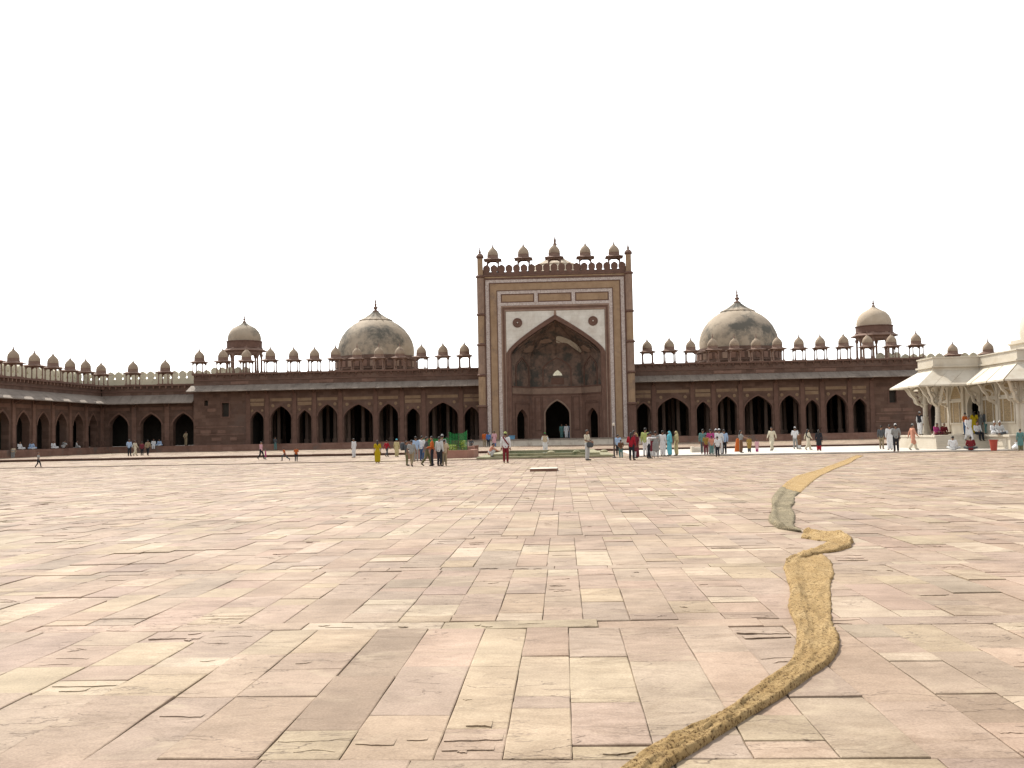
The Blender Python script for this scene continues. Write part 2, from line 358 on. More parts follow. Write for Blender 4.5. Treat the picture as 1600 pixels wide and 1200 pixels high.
for k in range(620):
    sx0, sx1, sy0, sy1, st = random.choices(vis, weights=[1.0/(4+q[2]) for q in vis])[0] if k % 3 else random.choice(vis)
    wd = min(sx1-sx0-0.04, random.choice((0.06, 0.1, 0.15, 0.24, 0.38))*random.uniform(0.8, 1.2))
    if sy1-sy0 < 0.2 or wd < 0.05: continue
    x0 = random.uniform(sx0+0.02, sx1-0.02-wd); dp = random.uniform(0.05, min(0.22, sy1-sy0-0.08)); y0 = random.uniform(sy0+0.02, sy1-0.04-dp); hh = random.choice((0.0015, 0.002, 0.003, 0.0055))*random.uniform(0.8, 1.2)+0.00006*y0
    n = 7; bow = random.uniform(-0.03, 0.03); sl = random.uniform(-0.06, 0.06); N = []
    for j in range(n+1):
        t = j/n; N.append((x0+wd*t, y0+sl*t+bow*math.sin(math.pi*t)+random.uniform(-0.008, 0.008), hh*(0.35+0.65*math.sin(math.pi*min(1, max(0, t*0.9+0.05))))*random.uniform(0.5, 1.25)+0.001))
    b0 = len(fv); fv += N+[(x, y+random.uniform(0.0, 0.006), -0.006) for x, y, z in N]+[(x0+wd*j/n, y0+dp+sl*j/n+random.uniform(-0.02, 0.02), -0.004) for j in range(n+1)]
    for j in range(n):
        ff += [[b0+j, b0+n+1+j, b0+n+2+j, b0+j+1], [b0+j, b0+j+1, b0+2*n+3+j, b0+2*n+2+j]]; fc += [(*st, 1.0)]*8
me = bpy.data.meshes.new('spalled_flakes'); me.from_pydata(fv, [], ff)
a_ = me.color_attributes.new('tone', 'FLOAT_COLOR', 'CORNER'); a_.data.foreach_set('color', np.array(fc, dtype=np.float32).ravel()); me.materials.append(M['slab'])
bm_ = bmesh.new(); bm_.from_mesh(me); bmesh.ops.recalc_face_normals(bm_, faces=bm_.faces); bm_.to_mesh(me); bm_.free()
tag(link('spalled_flakes', me, court), kind='stuff')
side = MB()     # the court goes on outside the flagged wedge that is in view
bx_items = []
for k in range(14):
    y0 = -30+k*7; bx_items += [(-60+j*7.5, -60+(j+1)*7.5, y0, min(y0+7, EDGE_Y), tone('pink')) for j in range(16)]
me = slab_mesh(bx_items, 'outer_paving', True)
for vv in me.vertices: vv.co.z = -0.018
tag(link('outer_paving', me, court), kind='stuff')

# inner court beyond the low step, and white marble apron in front of the tomb
inner_items = []
y = EDGE_Y
while y < RISER_Y+1:
    l = random.uniform(1.0, 1.8)
    x = -70
    while x < 60:
        w_ = random.uniform(0.6, 1.3); inner_items.append((x, x+w_, y, y+l, tone())); x += w_
    y += l
me = slab_mesh(inner_items, 'inner_court_slabs', True)
for vv in me.vertices: vv.co.z += 0.05
base = MB(); base.box(-70, 60, EDGE_Y, RISER_Y+1.5, -0.3, 0.02)
inner = tag(base.build('inner_court', M['dirt']), 'inner part of the court one low step up', kind='structure')
tag(link('inner_paving_slabs', me, inner), kind='stuff')
ap = MB()
ap.prism([(4.6, EDGE_Y-0.25), (60, EDGE_Y-2.6), (60, RISER_Y), (4.6, RISER_Y)], 0.02, 0.095, 'z')
ap = tag(ap.build('marble_pavement', mat('apron_marble', (0.44, 0.40, 0.35), (0.54, 0.50, 0.45), 0.8, rough=0.6, c3=(0.37, 0.32, 0.27), s3=0.4, brick=(1.1, 0.8, (0.9, 0.88, 0.85), 0.5))), 'bright marble pavement around the white tomb', kind='structure')
# raised walk along mosque and cloisters
walk_items = []
y = RISER_Y+0.45
while y < 119:
    l = random.uniform(1.2, 2.0); x = -58
    while x < 62:
        w_ = random.uniform(0.7, 1.5)
        walk_items.append((x, x+w_, y, y+l, tone())); x += w_
    y += l
me = slab_mesh(walk_items, 'walk_slabs', True)
for vv in me.vertices: vv.co.z += WALK_Z
b_ = MB(); b_.box(-62, 62, RISER_Y+0.22, 123, -0.3, WALK_Z-0.08); b_.box(-62, -49.5, 60, RISER_Y+0.2, -0.3, WALK_Z-0.26)
walk = tag(b_.build('raised_walk', M['plinth']), 'raised red stone walk before the mosque', kind='structure')
tag(link('walk_paving_slabs', me, walk), kind='stuff')
x = -62.0
while x < 30.4:
    l = random.uniform(1.6, 2.6)
    m_ = MB(); m_.box(x+0.01, x+l-0.01, RISER_Y, RISER_Y+0.44, WALK_Z-0.075, WALK_Z+random.uniform(-0.008, 0.012)); m_.build('edging_stone', M['redtrim'], walk); x += l

# ================================================================== ARCHITECTURE HELPERS
def arch_pts(a, zs, za, ell=0.6, n=9):
    """half-width a, from the left springing over the apex to the right one"""
    pts = []
    for k in range(n+1):
        th = k/n; s = 1-math.cos(th*math.pi/2)
        pts.append((-a*(1-s), zs+(za-zs)*(ell*math.sqrt(max(0, 1-(1-s)**2))+(1-ell)*s)))
    return pts+[(-x, z) for x, z in pts[-2::-1]]
def arch_wall(mb, ua, ub, uc, a, zb, zs, za, zt, d0, d1, ell=0.6):
    """wall from ua to ub with one arched opening (centre uc), front at depth d0, back at d1"""
    A = [(uc+x, z) for x, z in arch_pts(a, zs, za, ell)]
    for d in (d0, d1):
        mb.face((ua, d, zb), (uc-a, d, zb), (uc-a, d, zs), (ua, d, zs)); mb.face((ua, d, zs), (uc-a, d, zs), (uc-a, d, zt), (ua, d, zt))
        mb.face((uc+a, d, zb), (ub, d, zb), (ub, d, zs), (uc+a, d, zs)); mb.face((uc+a, d, zs), (ub, d, zs), (ub, d, zt), (uc+a, d, zt))
        for (x0, z0), (x1, z1) in zip(A, A[1:]): mb.face((x0, d, z0), (x1, d, z1), (x1, d, zt), (x0, d, zt))
    P = [(uc-a, zb)]+A+[(uc+a, zb)]
    for (x0, z0), (x1, z1) in zip(P, P[1:]): mb.face((x0, d0, z0), (x0, d1, z0), (x1, d1, z1), (x1, d0, z1))
    mb.face((ua, d0, zt), (ub, d0, zt), (ub, d1, zt), (ua, d1, zt))
    mb.face((ua, d0, zb), (ua, d1, zb), (ua, d1, zt), (ua, d0, zt)); mb.face((ub, d0, zb), (ub, d1, zb), (ub, d1, zt), (ub, d0, zt))

# ---- small roof kiosk (origin at its foot)
def make_chhatri():
    b = MB()
    for s in (-1, 1):
        b.box(-0.7, 0.7, s*0.585-0.065, s*0.585+0.065, 1.31, 1.43); b.box(s*0.585-0.065, s*0.585+0.065, -0.52, 0.52, 1.31, 1.43)
        for t in (-1, 1):   # little brackets under the lintel
            b.prism([(t*0.52, 1.32), (t*0.52, 1.15), (t*0.28, 1.32)], s*0.585-0.05, s*0.585+0.05)
    R = []
    for r, z in ((0.64, 1.58), (0.96, 1.45), (0.96, 1.41), (0.60, 1.42)): R.append([b.p(x*r, y*r, z) for x, y in ((-1, -1), (1, -1), (1, 1), (-1, 1))])
    for a, c in zip(R, R[1:]):
        for k in range(4): b.f.append([a[k], a[(k+1) % 4], c[(k+1) % 4], c[k]])
    b.f.append(R[0]); b.f.append(R[-1])
    root = link('chhatri', b.mesh('chhatri', M['kred']))
    bs = MB(); bs.box(-0.74, 0.74, -0.74, 0.74, 0, 0.07); link('base', bs.mesh('base', M['kred']), root, True)
    cm = MB(); cm.lathe(0, 0, [(0.10, 0.07), (0.10, 0.2), (0.07, 0.25), (0.058, 1.08), (0.09, 1.14), (0.09, 1.30)], 8, math.pi/8); cme = cm.mesh('column', M['kred'])
    for x in (-1, 1):
        for y in (-1, 1):
            c = link('column', cme, root, True); c.location = (x*0.585, y*0.585, 0)
    dm = MB(); dm.lathe(0, 0, [(0.62, 1.57), (0.64, 1.64), (0.605, 1.68), (0.60, 1.90), (0.625, 1.93)], 16); link('drum', dm.mesh('drum', M['kred'], 30), root, True)
    dm = MB(); dm.lathe(0, 0, [(0.585, 1.93), (0.60, 2.06), (0.575, 2.24), (0.49, 2.43), (0.36, 2.60), (0.21, 2.74), (0.11, 2.85), (0.09, 2.90)], 16); link('dome', dm.mesh('dome', M['kdome'], 50), root, True)
    fm = MB(); fm.lathe(0, 0, [(0.13, 2.86), (0.09, 2.92), (0.045, 2.95), (0.075, 3.01), (0.045, 3.07), (0.02, 3.38)], 8); link('finial', fm.mesh('finial', M['kred'], 40), root, True)
    return root
CH = make_chhatri(); ch_used = [False]
def chhatri(parent, x, y, z, s=1.0, rot=0.0):
    o = copy_tree(CH) if ch_used[0] else CH
    ch_used[0] = True; o.parent = parent; o.location = Vector((x, y, z))-world_loc(parent); s *= random.uniform(0.975, 1.025); o.scale = (s, s, s*random.uniform(0.98, 1.02)); o.rotation_euler = (random.gauss(0, 0.008), random.gauss(0, 0.008), rot+random.gauss(0, 0.03))
    return o
# ---- merlon (origin at its foot, faces along local x)
def merlon_mesh(w, h, t, m):
    P = [(-0.40, 0), (-0.40, 0.06), (-0.35, 0.16), (-0.38, 0.24), (-0.465, 0.30), (-0.47, 0.66), (-0.36, 0.82), (-0.16, 0.93), (0, 1.0)]
    P = [(x*w, z*h) for x, z in P]; P += [(-x, z) for x, z in P[-2::-1]]
    b = MB(); b.prism(P, -t/2, t/2); return b.mesh('merlon', m)
PORTAL_MER = merlon_mesh(0.86, 1.0, 0.3, M['redtrim']); PALE_MER = merlon_mesh(0.95, 1.05, 0.35, M['pale'])
def merlon(parent, me, x, y, z, rot=0.0):
    o = link('merlon', me, parent, True); o.location = Vector((x, y, z))-world_loc(parent); o.rotation_euler.z = rot; return o
def finial_profile(z, h, r):
    return [(r, z), (r*1.15, z+0.06*h), (r*0.5, z+0.14*h), (r*0.35, z+0.2*h), (r*0.75, z+0.3*h), (r*0.75, z+0.36*h), (r*0.25, z+0.44*h), (r*0.45, z+0.55*h), (r*0.18, z+0.65*h), (r*0.28, z+0.72*h), (r*0.06, z+h)]
def ribbed_cap(cx, cy, r, z, h, n=16):
    b = MB(); R = []
    for rr, zz in ((r*1.05, z-0.02*h), (r*1.05, z+0.08*h), (r*0.93, z+0.16*h), (r*0.62, z+0.42*h), (r*0.34, z+0.72*h), (r*0.14, z+h)):
        R.append([b.p(cx+rr*(1+(0.05 if k % 2 else -0.03))*math.cos(math.pi*k/n), cy+rr*(1+(0.05 if k % 2 else -0.03))*math.sin(math.pi*k/n), zz) for k in range(2*n)])
    for a, c in zip(R, R[1:]):
        for k in range(2*n): b.f.append([a[k], a[(k+1) % (2*n)], c[(k+1) % (2*n)], c[k]])
    b.f.append(R[0][::-1]); b.f.append(R[-1]); return b

# ================================================================== MOSQUE SANCTUARY (both wings)
FY = 120.0; ROOF = 9.6
mosque = empty('mosque_sanctuary', (CX, FY, WALK_Z), 'long red sandstone mosque wing building with arcades, side domes and a row of roof kiosks', 'mosque')
# bays measured on the left wing from the portal outwards (distance from axis), used on both sides
arches_L = [(-37.49, -35.93, 4.92), (-35.08, -32.58, 5.51), (-31.73, -30.14, 4.95), (-29.32, -27.00, 5.58), (-26.18, -22.71, 5.51), (-21.97, -19.66, 5.51), (-18.66, -17.05, 4.91), (-16.05, -12.49, 5.52), (-11.69, -9.93, 4.92)]
arches_R = [(8.70, 10.35, 4.95), (11.18, 14.84, 5.54), (15.74, 17.31, 4.95), (18.20, 20.44, 5.55), (21.33, 24.56, 5.55), (25.45, 27.70, 5.53), (28.44, 29.92, 4.91), (30.81, 33.16, 5.53), (33.90, 35.44, 4.94)]
XL, XR = -44.5, 41.6
rose_me = MB(); rose_me.lathe(0, 0, [(0.20, 0.0), (0.20, 0.04), (0.13, 0.06), (0.12, 0.035), (0.05, 0.05)], 12); rose_me = rose_me.mesh('rosette', M['yellow'])
def wing(arches, xa, xb, wall_side):
    edges = [xa]+[(p[1]+q[0])/2 for p, q in zip(arches, arches[1:])]+[xb]
    for (x0, x1, za), ea, eb in zip(arches, edges, edges[1:]):
        a = (x1-x0)/2; c = (x0+x1)/2; zs = za-min(1.55, 0.95*a+0.25); w = MB()
        arch_wall(w, ea, eb, c, a, FLOOR_Z, zs, za, 8.0, FY, FY+0.8); w.build('arcade_bay', M['red'], mosque)
        # engaged colonnettes with a cushion at the springing narrow the jambs' upper part, raised arch border
        rim = MB(); P = [(c+x, z) for x, z in arch_pts(a+0.16, zs, za+0.2, 0.6)]; Q = [(c+x, z) for x, z in arch_pts(a+0.02, zs, za+0.03, 0.6)]
        for k in range(len(P)-1):
            rim.face((P[k][0], FY-0.06, P[k][1]), (P[k+1][0], FY-0.06, P[k+1][1]), (Q[k+1][0], FY-0.06, Q[k+1][1]), (Q[k][0], FY-0.06, Q[k][1]))
            rim.face((P[k][0], FY-0.06, P[k][1]), (P[k+1][0], FY-0.06, P[k+1][1]), (P[k+1][0], FY+0.01, P[k+1][1]), (P[k][0], FY+0.01, P[k][1]))
            rim.face((Q[k][0], FY-0.06, Q[k][1]), (Q[k+1][0], FY-0.06, Q[k+1][1]), (Q[k+1][0], FY+0.01, Q[k+1][1]), (Q[k][0], FY+0.01, Q[k][1]))
        rim.build('arch_border', M['redtrim'], mosque, fix=False)
        wp = min(eb-c, c-ea)-0.35
        m_ = MB(); m_.box(c-wp, c+wp, FY-0.03, FY+0.02, 6.10, 6.46); m_.build('inlay_panel', M['yellow'], mosque)
        if a < 0.95:
            m_ = MB(); m_.box(c-wp, c+wp, FY-0.03, FY+0.02, 5.58, 5.98); m_.build('inlay_panel', M['yellow'], mosque)
        for s in (-1, 1):
            o = link('rosette', rose_me, mosque, True); o.location = Vector((c+s*(a*0.78), FY-0.0, za-0.02+(0.12 if a < 0.95 else 0.08)))-world_loc(mosque); o.rotation_euler.x = math.pi/2
            o.scale = (0.8, 0.8, 1) if a < 0.95 else (1, 1, 1)
    for e in edges[1:-1]+[edges[0]+0.3 if edges[0] > XL+6 and wall_side < 0 else edges[0], edges[-1]]:
        m_ = MB(); m_.box(e-0.24, e+0.24, FY-0.11, FY+0.1, FLOOR_Z, 7.72); m_.box(e-0.31, e+0.31, FY-0.17, FY+0.1, FLOOR_Z, FLOOR_Z+0.5); m_.box(e-0.30, e+0.30, FY-0.16, FY+0.1, 3.75, 3.9)
        m_.build('pilaster', M['redtrim'], mosque)
        m_ = MB(); m_.prism([(FY-0.12, 7.25), (FY-0.12, 7.75), (FY-1.15, 7.72), (FY-1.0, 7.58), (FY-0.5, 7.42)], e-0.11, e+0.11) if False else None
        br = MB(lambda a_, b_, c_: (b_, a_, c_)); br.prism([(FY-0.1, 6.95), (FY-0.1, 7.78), (FY-1.2, 7.52), (FY-1.05, 7.36), (FY-0.6, 7.30)], e-0.11, e+0.11); br.build('eave_bracket', M['redtrim'], mosque)
wing(arches_L, -38.1, -9.3, -1); wing(arches_R, 8.0, 36.1, 1)
def blank_wall(xa, xb, holes):
    """end wall with square-headed windows: built from blocks round the openings"""
    xs = sorted({xa, xb}|{h[0] for h in holes}|{h[1] for h in holes}); zs = sorted({FLOOR_Z, 8.0}|{h[2] for h in holes}|{h[3] for h in holes})
    w = MB()
    for x0, x1 in zip(xs, xs[1:]):
        for z0, z1 in zip(zs, zs[1:]):
            if any(h[0] <= x0 and x1 <= h[1] and h[2] <= z0 and z1 <= h[3] for h in holes): continue
            w.box(x0, x1, FY, FY+0.8, z0, z1)
    w.build('end_wall', M['red'], mosque, fix=False)
    for h in holes:
        m_ = MB(); m_.box(h[0], h[1], FY+0.55, FY+0.6, h[2], h[3]); m_.build('window_recess', M['inner'], mosque)
        if h[1]-h[0] > 0.6:
            m_ = MB(); m_.box(h[0]-0.14, h[1]+0.14, FY-0.05, FY+0.02, h[2]-0.12, h[2]); m_.box(h[0]-0.14, h[0], FY-0.05, FY+0.02, h[2], h[3]); m_.box(h[1], h[1]+0.14, FY-0.05, FY+0.02, h[2], h[3]); m_.box(h[0]-0.14, h[1]+0.14, FY-0.05, FY+0.02, h[3], h[3]+0.12)
            m_.build('window_frame', M['redtrim'], mosque)
blank_wall(XL, -38.1, [(-41.04, -40.17, 4.37, 6.04), (-43.2, -42.73, 5.74, 6.36)])
blank_wall(36.1, XR, [(38.07, 38.9, 4.41, 5.85)])
for xa, xb in ((XL, -38.15), (36.15, XR)):       # proud string courses on the end walls
    for z in (2.2, 3.1):
        m_ = MB(); m_.box(xa+0.3, xb-0.2, FY-0.04, FY+0.02, z, z+0.10); m_.build('string_course', M['redlight'], mosque)
    for k in range(5):
        x0 = random.uniform(xa+0.4, xb-1.8); z0 = random.choice((1.5, 2.4, 3.4, 5.0))
        m_ = MB(); m_.box(x0, x0+random.uniform(0.7, 1.3), FY-0.010-0.004*k, FY+0.02, z0, z0+0.38); m_.build('facing_stone', M['redlight'], mosque)
# eave (chajja), parapet, cornice
def eave_run(parent, x0, x1, tf, dtop, ztop, dtip, ztip, m, step=1.0, base=None):
    n = max(1, round((x1-x0)/step)); w = (x1-x0)/n; me = None
    for k in range(n):
        a = x0+k*w; b = MB(tf); j = random.uniform(-0.012, 0.012); g = 0.008
        P = [(dtop, ztop), (dtip, ztip+j), (dtip, ztip-0.09+j), (dtop, ztop-0.16)]
        i = [b.p(a+g, d, z) for d, z in P]; i2 = [b.p(a+w-g, d, z) for d, z in P]
        b.f += [i[::-1], i2]+[[i[q], i[(q+1) % 4], i2[(q+1) % 4], i2[q]] for q in range(4)]
        b.build('eave_slab', m, parent)
fwd = lambda a, b, c: (a, b, c)
eave_run(mosque, XL-0.3, -9.2, fwd, FY+0.05, 8.18, FY-1.75, 7.44, M['eave'])
eave_run(mosque, 7.95, XR+0.3, fwd, FY+0.05, 8.18, FY-1.75, 7.44, M['eave'])
for xa, xb in ((XL, -9.2), (7.95, XR)):
    m_ = MB(); m_.box(xa, xb, FY+0.08, FY+0.8, 8.0, 9.42); m_.build('parapet_wall', M['red'], mosque)
    m_ = MB(); m_.box(xa, xb, FY+0.0, FY+0.3, 8.72, 8.84); m_.build('string_course', M['redtrim'], mosque)
    m_ = MB(); m_.box(xa-0.15, xb+0.1, FY-0.15, FY+0.95, 9.42, ROOF); m_.build('cornice', M['redtrim'], mosque)
    x = xa+0.3
    br = MB(lambda a, b, c: (b, a, c)); br.prism([(FY+0.09, 9.05), (FY+0.09, 9.42), (FY-0.12, 9.42), (FY-0.10, 9.30)], -0.07, 0.07); brm = br.mesh('cornice_bracket', M['redtrim'])
    while x < xb:
        o = link('cornice_bracket', brm, mosque, True); o.location = Vector((x, 0, 0))-world_loc(mosque); x += 0.85
    x = xa+0.4
    for k in range(6):   # replaced, paler facing stones in the parapet
        x = random.uniform(xa+0.5, xb-3); m_ = MB(); m_.box(x, x+random.uniform(1.0, 2.2), FY+0.065-0.005*k, FY+0.1, 8.25, 8.6); m_.build('facing_stone', M['redlight'], mosque)
# roof, hall behind
m_ = MB(); m_.box(XL, -9.0, FY+0.8, 140, 9.2, 9.5); m_.box(7.7, XR, FY+0.8, 140, 9.2, 9.5); m_.box(-9.0, 7.7, 127.3, 140, 9.2, 9.5); m_.box(-9.0, 7.7, 122.6, 127.3, 8.0, 8.2); m_.build('roof', M['eave'], mosque)  # sunken strip behind the portal is shaped to let light reach the lunette
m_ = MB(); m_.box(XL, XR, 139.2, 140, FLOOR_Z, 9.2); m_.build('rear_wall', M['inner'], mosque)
m_ = MB(); m_.box(XL, XL+0.8, FY+0.8, 139.2, FLOOR_Z, 9.2); m_.build('side_wall', M['red'], mosque)
m_ = MB(); m_.box(XR-0.8, XR, FY+0.8, 139.2, FLOOR_Z, 9.2); m_.build('side_wall', M['red'], mosque)
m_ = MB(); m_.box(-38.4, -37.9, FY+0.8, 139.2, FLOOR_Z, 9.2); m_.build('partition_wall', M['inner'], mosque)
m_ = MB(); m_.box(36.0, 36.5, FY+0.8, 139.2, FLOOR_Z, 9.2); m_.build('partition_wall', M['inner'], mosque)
hc = MB(); hc.box(-0.26, 0.26, -0.26, 0.26, 0, 0.5); hc.lathe(0, 0, [(0.22, 0.5), (0.20, 5.6), (0.3, 5.8)], 8); hc.box(-0.4, 0.4, -0.3, 0.3, 5.8, 8.2)
hcm = hc.mesh('hall_column', mat('hall_red_stone', (0.10, 0.068, 0.052), (0.14, 0.095, 0.07), 1.0))
for yy in (123.4, 127.6, 132.0):
    x = -36.8
    while x < 35.5:
        if not -9.2 < x < 7.9:
            o = link('hall_column', hcm, mosque, True); o.location = Vector((x, yy, FLOOR_Z))-world_loc(mosque)
        x += 1.75 if yy < 124 else 2.3
m_ = MB(); m_.box(-44.3, -9.7, 118.5, 141, 0.0, FLOOR_Z); m_.box(8.4, 41.4, 118.5, 141, 0.0, FLOOR_Z); m_.box(-9.7, 8.4, 116.0, 141, 0.0, FLOOR_Z-0.002)
m_.build('plinth', M['plinth'], mosque)
# kiosks along the roof edge
for px in (311.6, 349, 385, 422.5, 459, 491.5, 524.6, 558, 592, 625, 658, 692.5, 726, 1011.8, 1046, 1079.8, 1114, 1147.8, 1182, 1215, 1248.7, 1282.4, 1319, 1356, 1394, 1432):
    chhatri(mosque, at_y(px, 560, 120.7).x, 120.7, ROOF)
# side domes
def big_dome(cx, cy, m):
    d = MB(); d.lathe(cx, cy, [(5.0, 12.15), (5.06, 12.7), (5.02, 13.4), (4.82, 14.2), (4.42, 15.0), (3.85, 15.75), (3.1, 16.4), (2.35, 16.85), (1.5, 17.15)], 40); d = d.build('dome', m, mosque, smooth=50)
    q = MB(); q.lathe(cx, cy, [(5.35, 9.5), (5.35, 10.3), (5.5, 10.35), (5.5, 10.5), (5.35, 10.55), (5.35, 11.5), (5.5, 11.6), (5.5, 11.8), (5.3, 11.85), (5.25, 12.15)], 32); fix_children(q.build('drum', M['red'], d, smooth=30))
    for k in range(32):
        t = 2*math.pi*(k+0.5)/32
        if math.sin(t) > 0.3: continue
        q = MB(lambda a, b, c, t=t: (cx+(5.36+b)*math.cos(t)-a*math.sin(t), cy+(5.36+b)*math.sin(t)+a*math.cos(t), c)); q.box(-0.32, 0.32, -0.02, 0.05, 10.65, 11.42); fix_children(q.build('drum_panel', M['redlight'] if k % 3 else M['tangrey'], d))
    fix_children(ribbed_cap(cx, cy, 2.05, 16.95, 1.35).build('lotus_cap', m, d))
    q = MB(); q.lathe(cx, cy, finial_profile(18.15, 1.85, 0.42), 10); fix_children(q.build('finial', M['kred'], d, smooth=40))
big_dome(-24.6, 133.0, M['dome']); big_dome(23.1, 133.0, M['domeplain'] if False else M['dome'])
# larger open kiosks at the wing ends
def big_chhatri(cx, cy, m):
    b = MB(); b.lathe(cx, cy, [(2.2, 12.42), (2.25, 12.70), (2.6, 12.86), (2.85, 12.78), (2.85, 12.86), (2.3, 13.15), (2.3, 13.25)], 8, math.pi/8)
    root = b.build('chhatri', M['kred'], mosque)
    c = MB(); c.lathe(cx, cy, [(2.6, 9.4), (2.6, 9.75)], 8, math.pi/8); fix_children(c.build('base', M['kred'], root))
    for k in range(8):
        t = math.pi/8+k*math.pi/4; c = MB(); c.lathe(cx+2.1*math.cos(t), cy+2.1*math.sin(t), [(0.20, 9.75), (0.20, 10.2), (0.14, 10.3), (0.12, 12.0), (0.18, 12.1), (0.24, 12.45)], 8); fix_children(c.build('column', M['kred'], root))
    c = MB(); c.lathe(cx, cy, [(2.22, 13.15), (2.25, 13.25), (2.2, 13.3), (2.2, 13.95), (2.28, 14.0), (2.28, 14.08), (2.1, 14.1)], 24); fix_children(c.build('drum', M['redtrim'], root, smooth=30))
    c = MB(); c.lathe(cx, cy, [(2.05, 14.1), (2.1, 14.4), (2.03, 14.85), (1.8, 15.35), (1.4, 15.8), (0.9, 16.05), (0.5, 16.2)], 28); fix_children(c.build('dome', m, root, smooth=50))
    fix_children(ribbed_cap(cx, cy, 0.86, 16.0, 0.6, 12).build('lotus_cap', m, root))
    c = MB(); c.lathe(cx, cy, finial_profile(16.55, 1.2, 0.22), 8); fix_children(c.build('finial', M['kred'], root, smooth=40))
big_chhatri(at_y(382, 540, 127).x, 127, M['dome']); big_chhatri(at_y(1366, 520, 127).x, 127, M['domeplain'])
# central dome, mostly behind the portal
d = MB(); d.lathe(CX+0.1, 135.0, [(6.6, 15.5), (6.7, 17), (6.3, 19.5), (5.2, 21.8), (3.6, 23.4), (2.6, 24.0)], 40); d = d.build('dome', M['domeplain'], mosque, smooth=50)
q = MB(); q.lathe(CX+0.1, 135.0, [(7.0, 9.4), (7.0, 15.5)], 24); fix_children(q.build('drum', M['pale'], d))
fix_children(ribbed_cap(CX+0.1, 135.0, 2.7, 23.9, 1.7, 18).build('lotus_cap', M['domeplain'], d))
q = MB(); q.lathe(CX+0.1, 135.0, finial_profile(25.5, 2.6, 0.6), 10); fix_children(q.build('finial', M['kred'], d, smooth=40))

# ================================================================== CENTRAL PORTAL
PY = 117.0
portal = empty('mosque_portal', (CX, PY, WALK_Z), 'tall rectangular gateway portal with pointed arch, marble bands and five kiosks on top', 'gateway')
S = lambda a, b, c: (CX+a, b, c)       # coordinates from the portal's axis
IN_A, IN_S, IN_Z = 5.2, 10.9, 14.78    # inner arch
OU_A, OU_S, OU_Z = 5.72, 10.9, 15.38   # outer edge of the arch moulding
w = MB(S); arch_wall(w, -8.55, 8.55, 0, IN_A, FLOOR_Z-0.05, IN_S, IN_Z, 20.0, PY, PY+1.2, 0.27); w.build('front_wall', M['redtrim'], portal)
for s in (-1, 1):
    w = MB(S); w.box(min(s*8.55, s*8.0), max(s*8.55, s*8.0), PY+1.2, PY+5.6, FLOOR_Z-0.05, 20.0); w.build('side_wall', M['redtrim'], portal)
w = MB(S); w.box(-8.0, 8.0, PY+5.3, PY+5.6, 9.6, 20.0); w.build('rear_wall', M['pale'], portal)  # coloured pale to throw sunlight towards the lunette
w = MB(S); w.box(-8.0, 8.0, PY+0.6, PY+5.25, 20.001, 20.6); w.box(-8.0, 8.0, PY+1.2, PY+5.25, 19.6, 20.0); w.build('roof', M['eave'], portal)
def frame_band(name, h0, h1, z0, z1, m, d, bottom=FLOOR_Z):
    """an inverted U: uprights between half-widths h0 < h1, lintel between z0 < z1"""
    for s in (-1, 1):
        b = MB(S); b.box(min(s*h0, s*h1), max(s*h0, s*h1), PY-d, PY+0.02, bottom, z0); b.build(name, m, portal)
    b = MB(S); b.box(-h1, h1, PY-d, PY+0.02, z0+0.001, z1); b.build(name, m, portal)
frame_band('border_moulding', 8.07, 8.22, 19.62, 19.76, M['redtrim'], 0.12)
frame_band('marble_band', 7.63, 8.05, 19.26, 19.60, M['inlay'], 0.05)
frame_band('border_moulding', 7.53, 7.62, 19.16, 19.25, M['redtrim'], 0.10)
frame_band('sandstone_band', 6.76, 7.52, 18.36, 19.15, M['tan'], 0.03)
frame_band('border_moulding', 6.68, 6.75, 18.28, 18.35, M['redtrim'], 0.10)
frame_band('marble_band', 6.27, 6.67, 17.92, 18.27, M['inlay'], 0.05)
b = MB(S); b.box(-6.27, 6.27, PY-0.05, PY+0.02, 16.55, 16.88); b.build('marble_band', M['inlay'], portal)
for x in (-2.17, 2.17):
    b = MB(S); b.box(x-0.2, x+0.2, PY-0.05, PY+0.02, 16.88, 17.92); b.build('marble_band', M['inlay'], portal)
for x0, x1 in ((-6.27, -2.37), (-1.97, 1.97), (2.37, 6.27)):
    b = MB(S); b.box(x0+0.14, x1-0.14, PY-0.03, PY+0.02, 17.02, 17.78); b.build('sandstone_panel', M['tan'], portal)
frame_band('border_moulding', 6.12, 6.26, 16.34, 16.54, M['tangrey'], 0.10, FLOOR_Z)
frame_band('border_moulding', 5.88, 6.11, 16.08, 16.33, M['redtrim'], 0.05, FLOOR_Z)
frame_band('border_moulding', 5.76, 5.87, 15.86, 16.07, M['tangrey'], 0.09, FLOOR_Z)
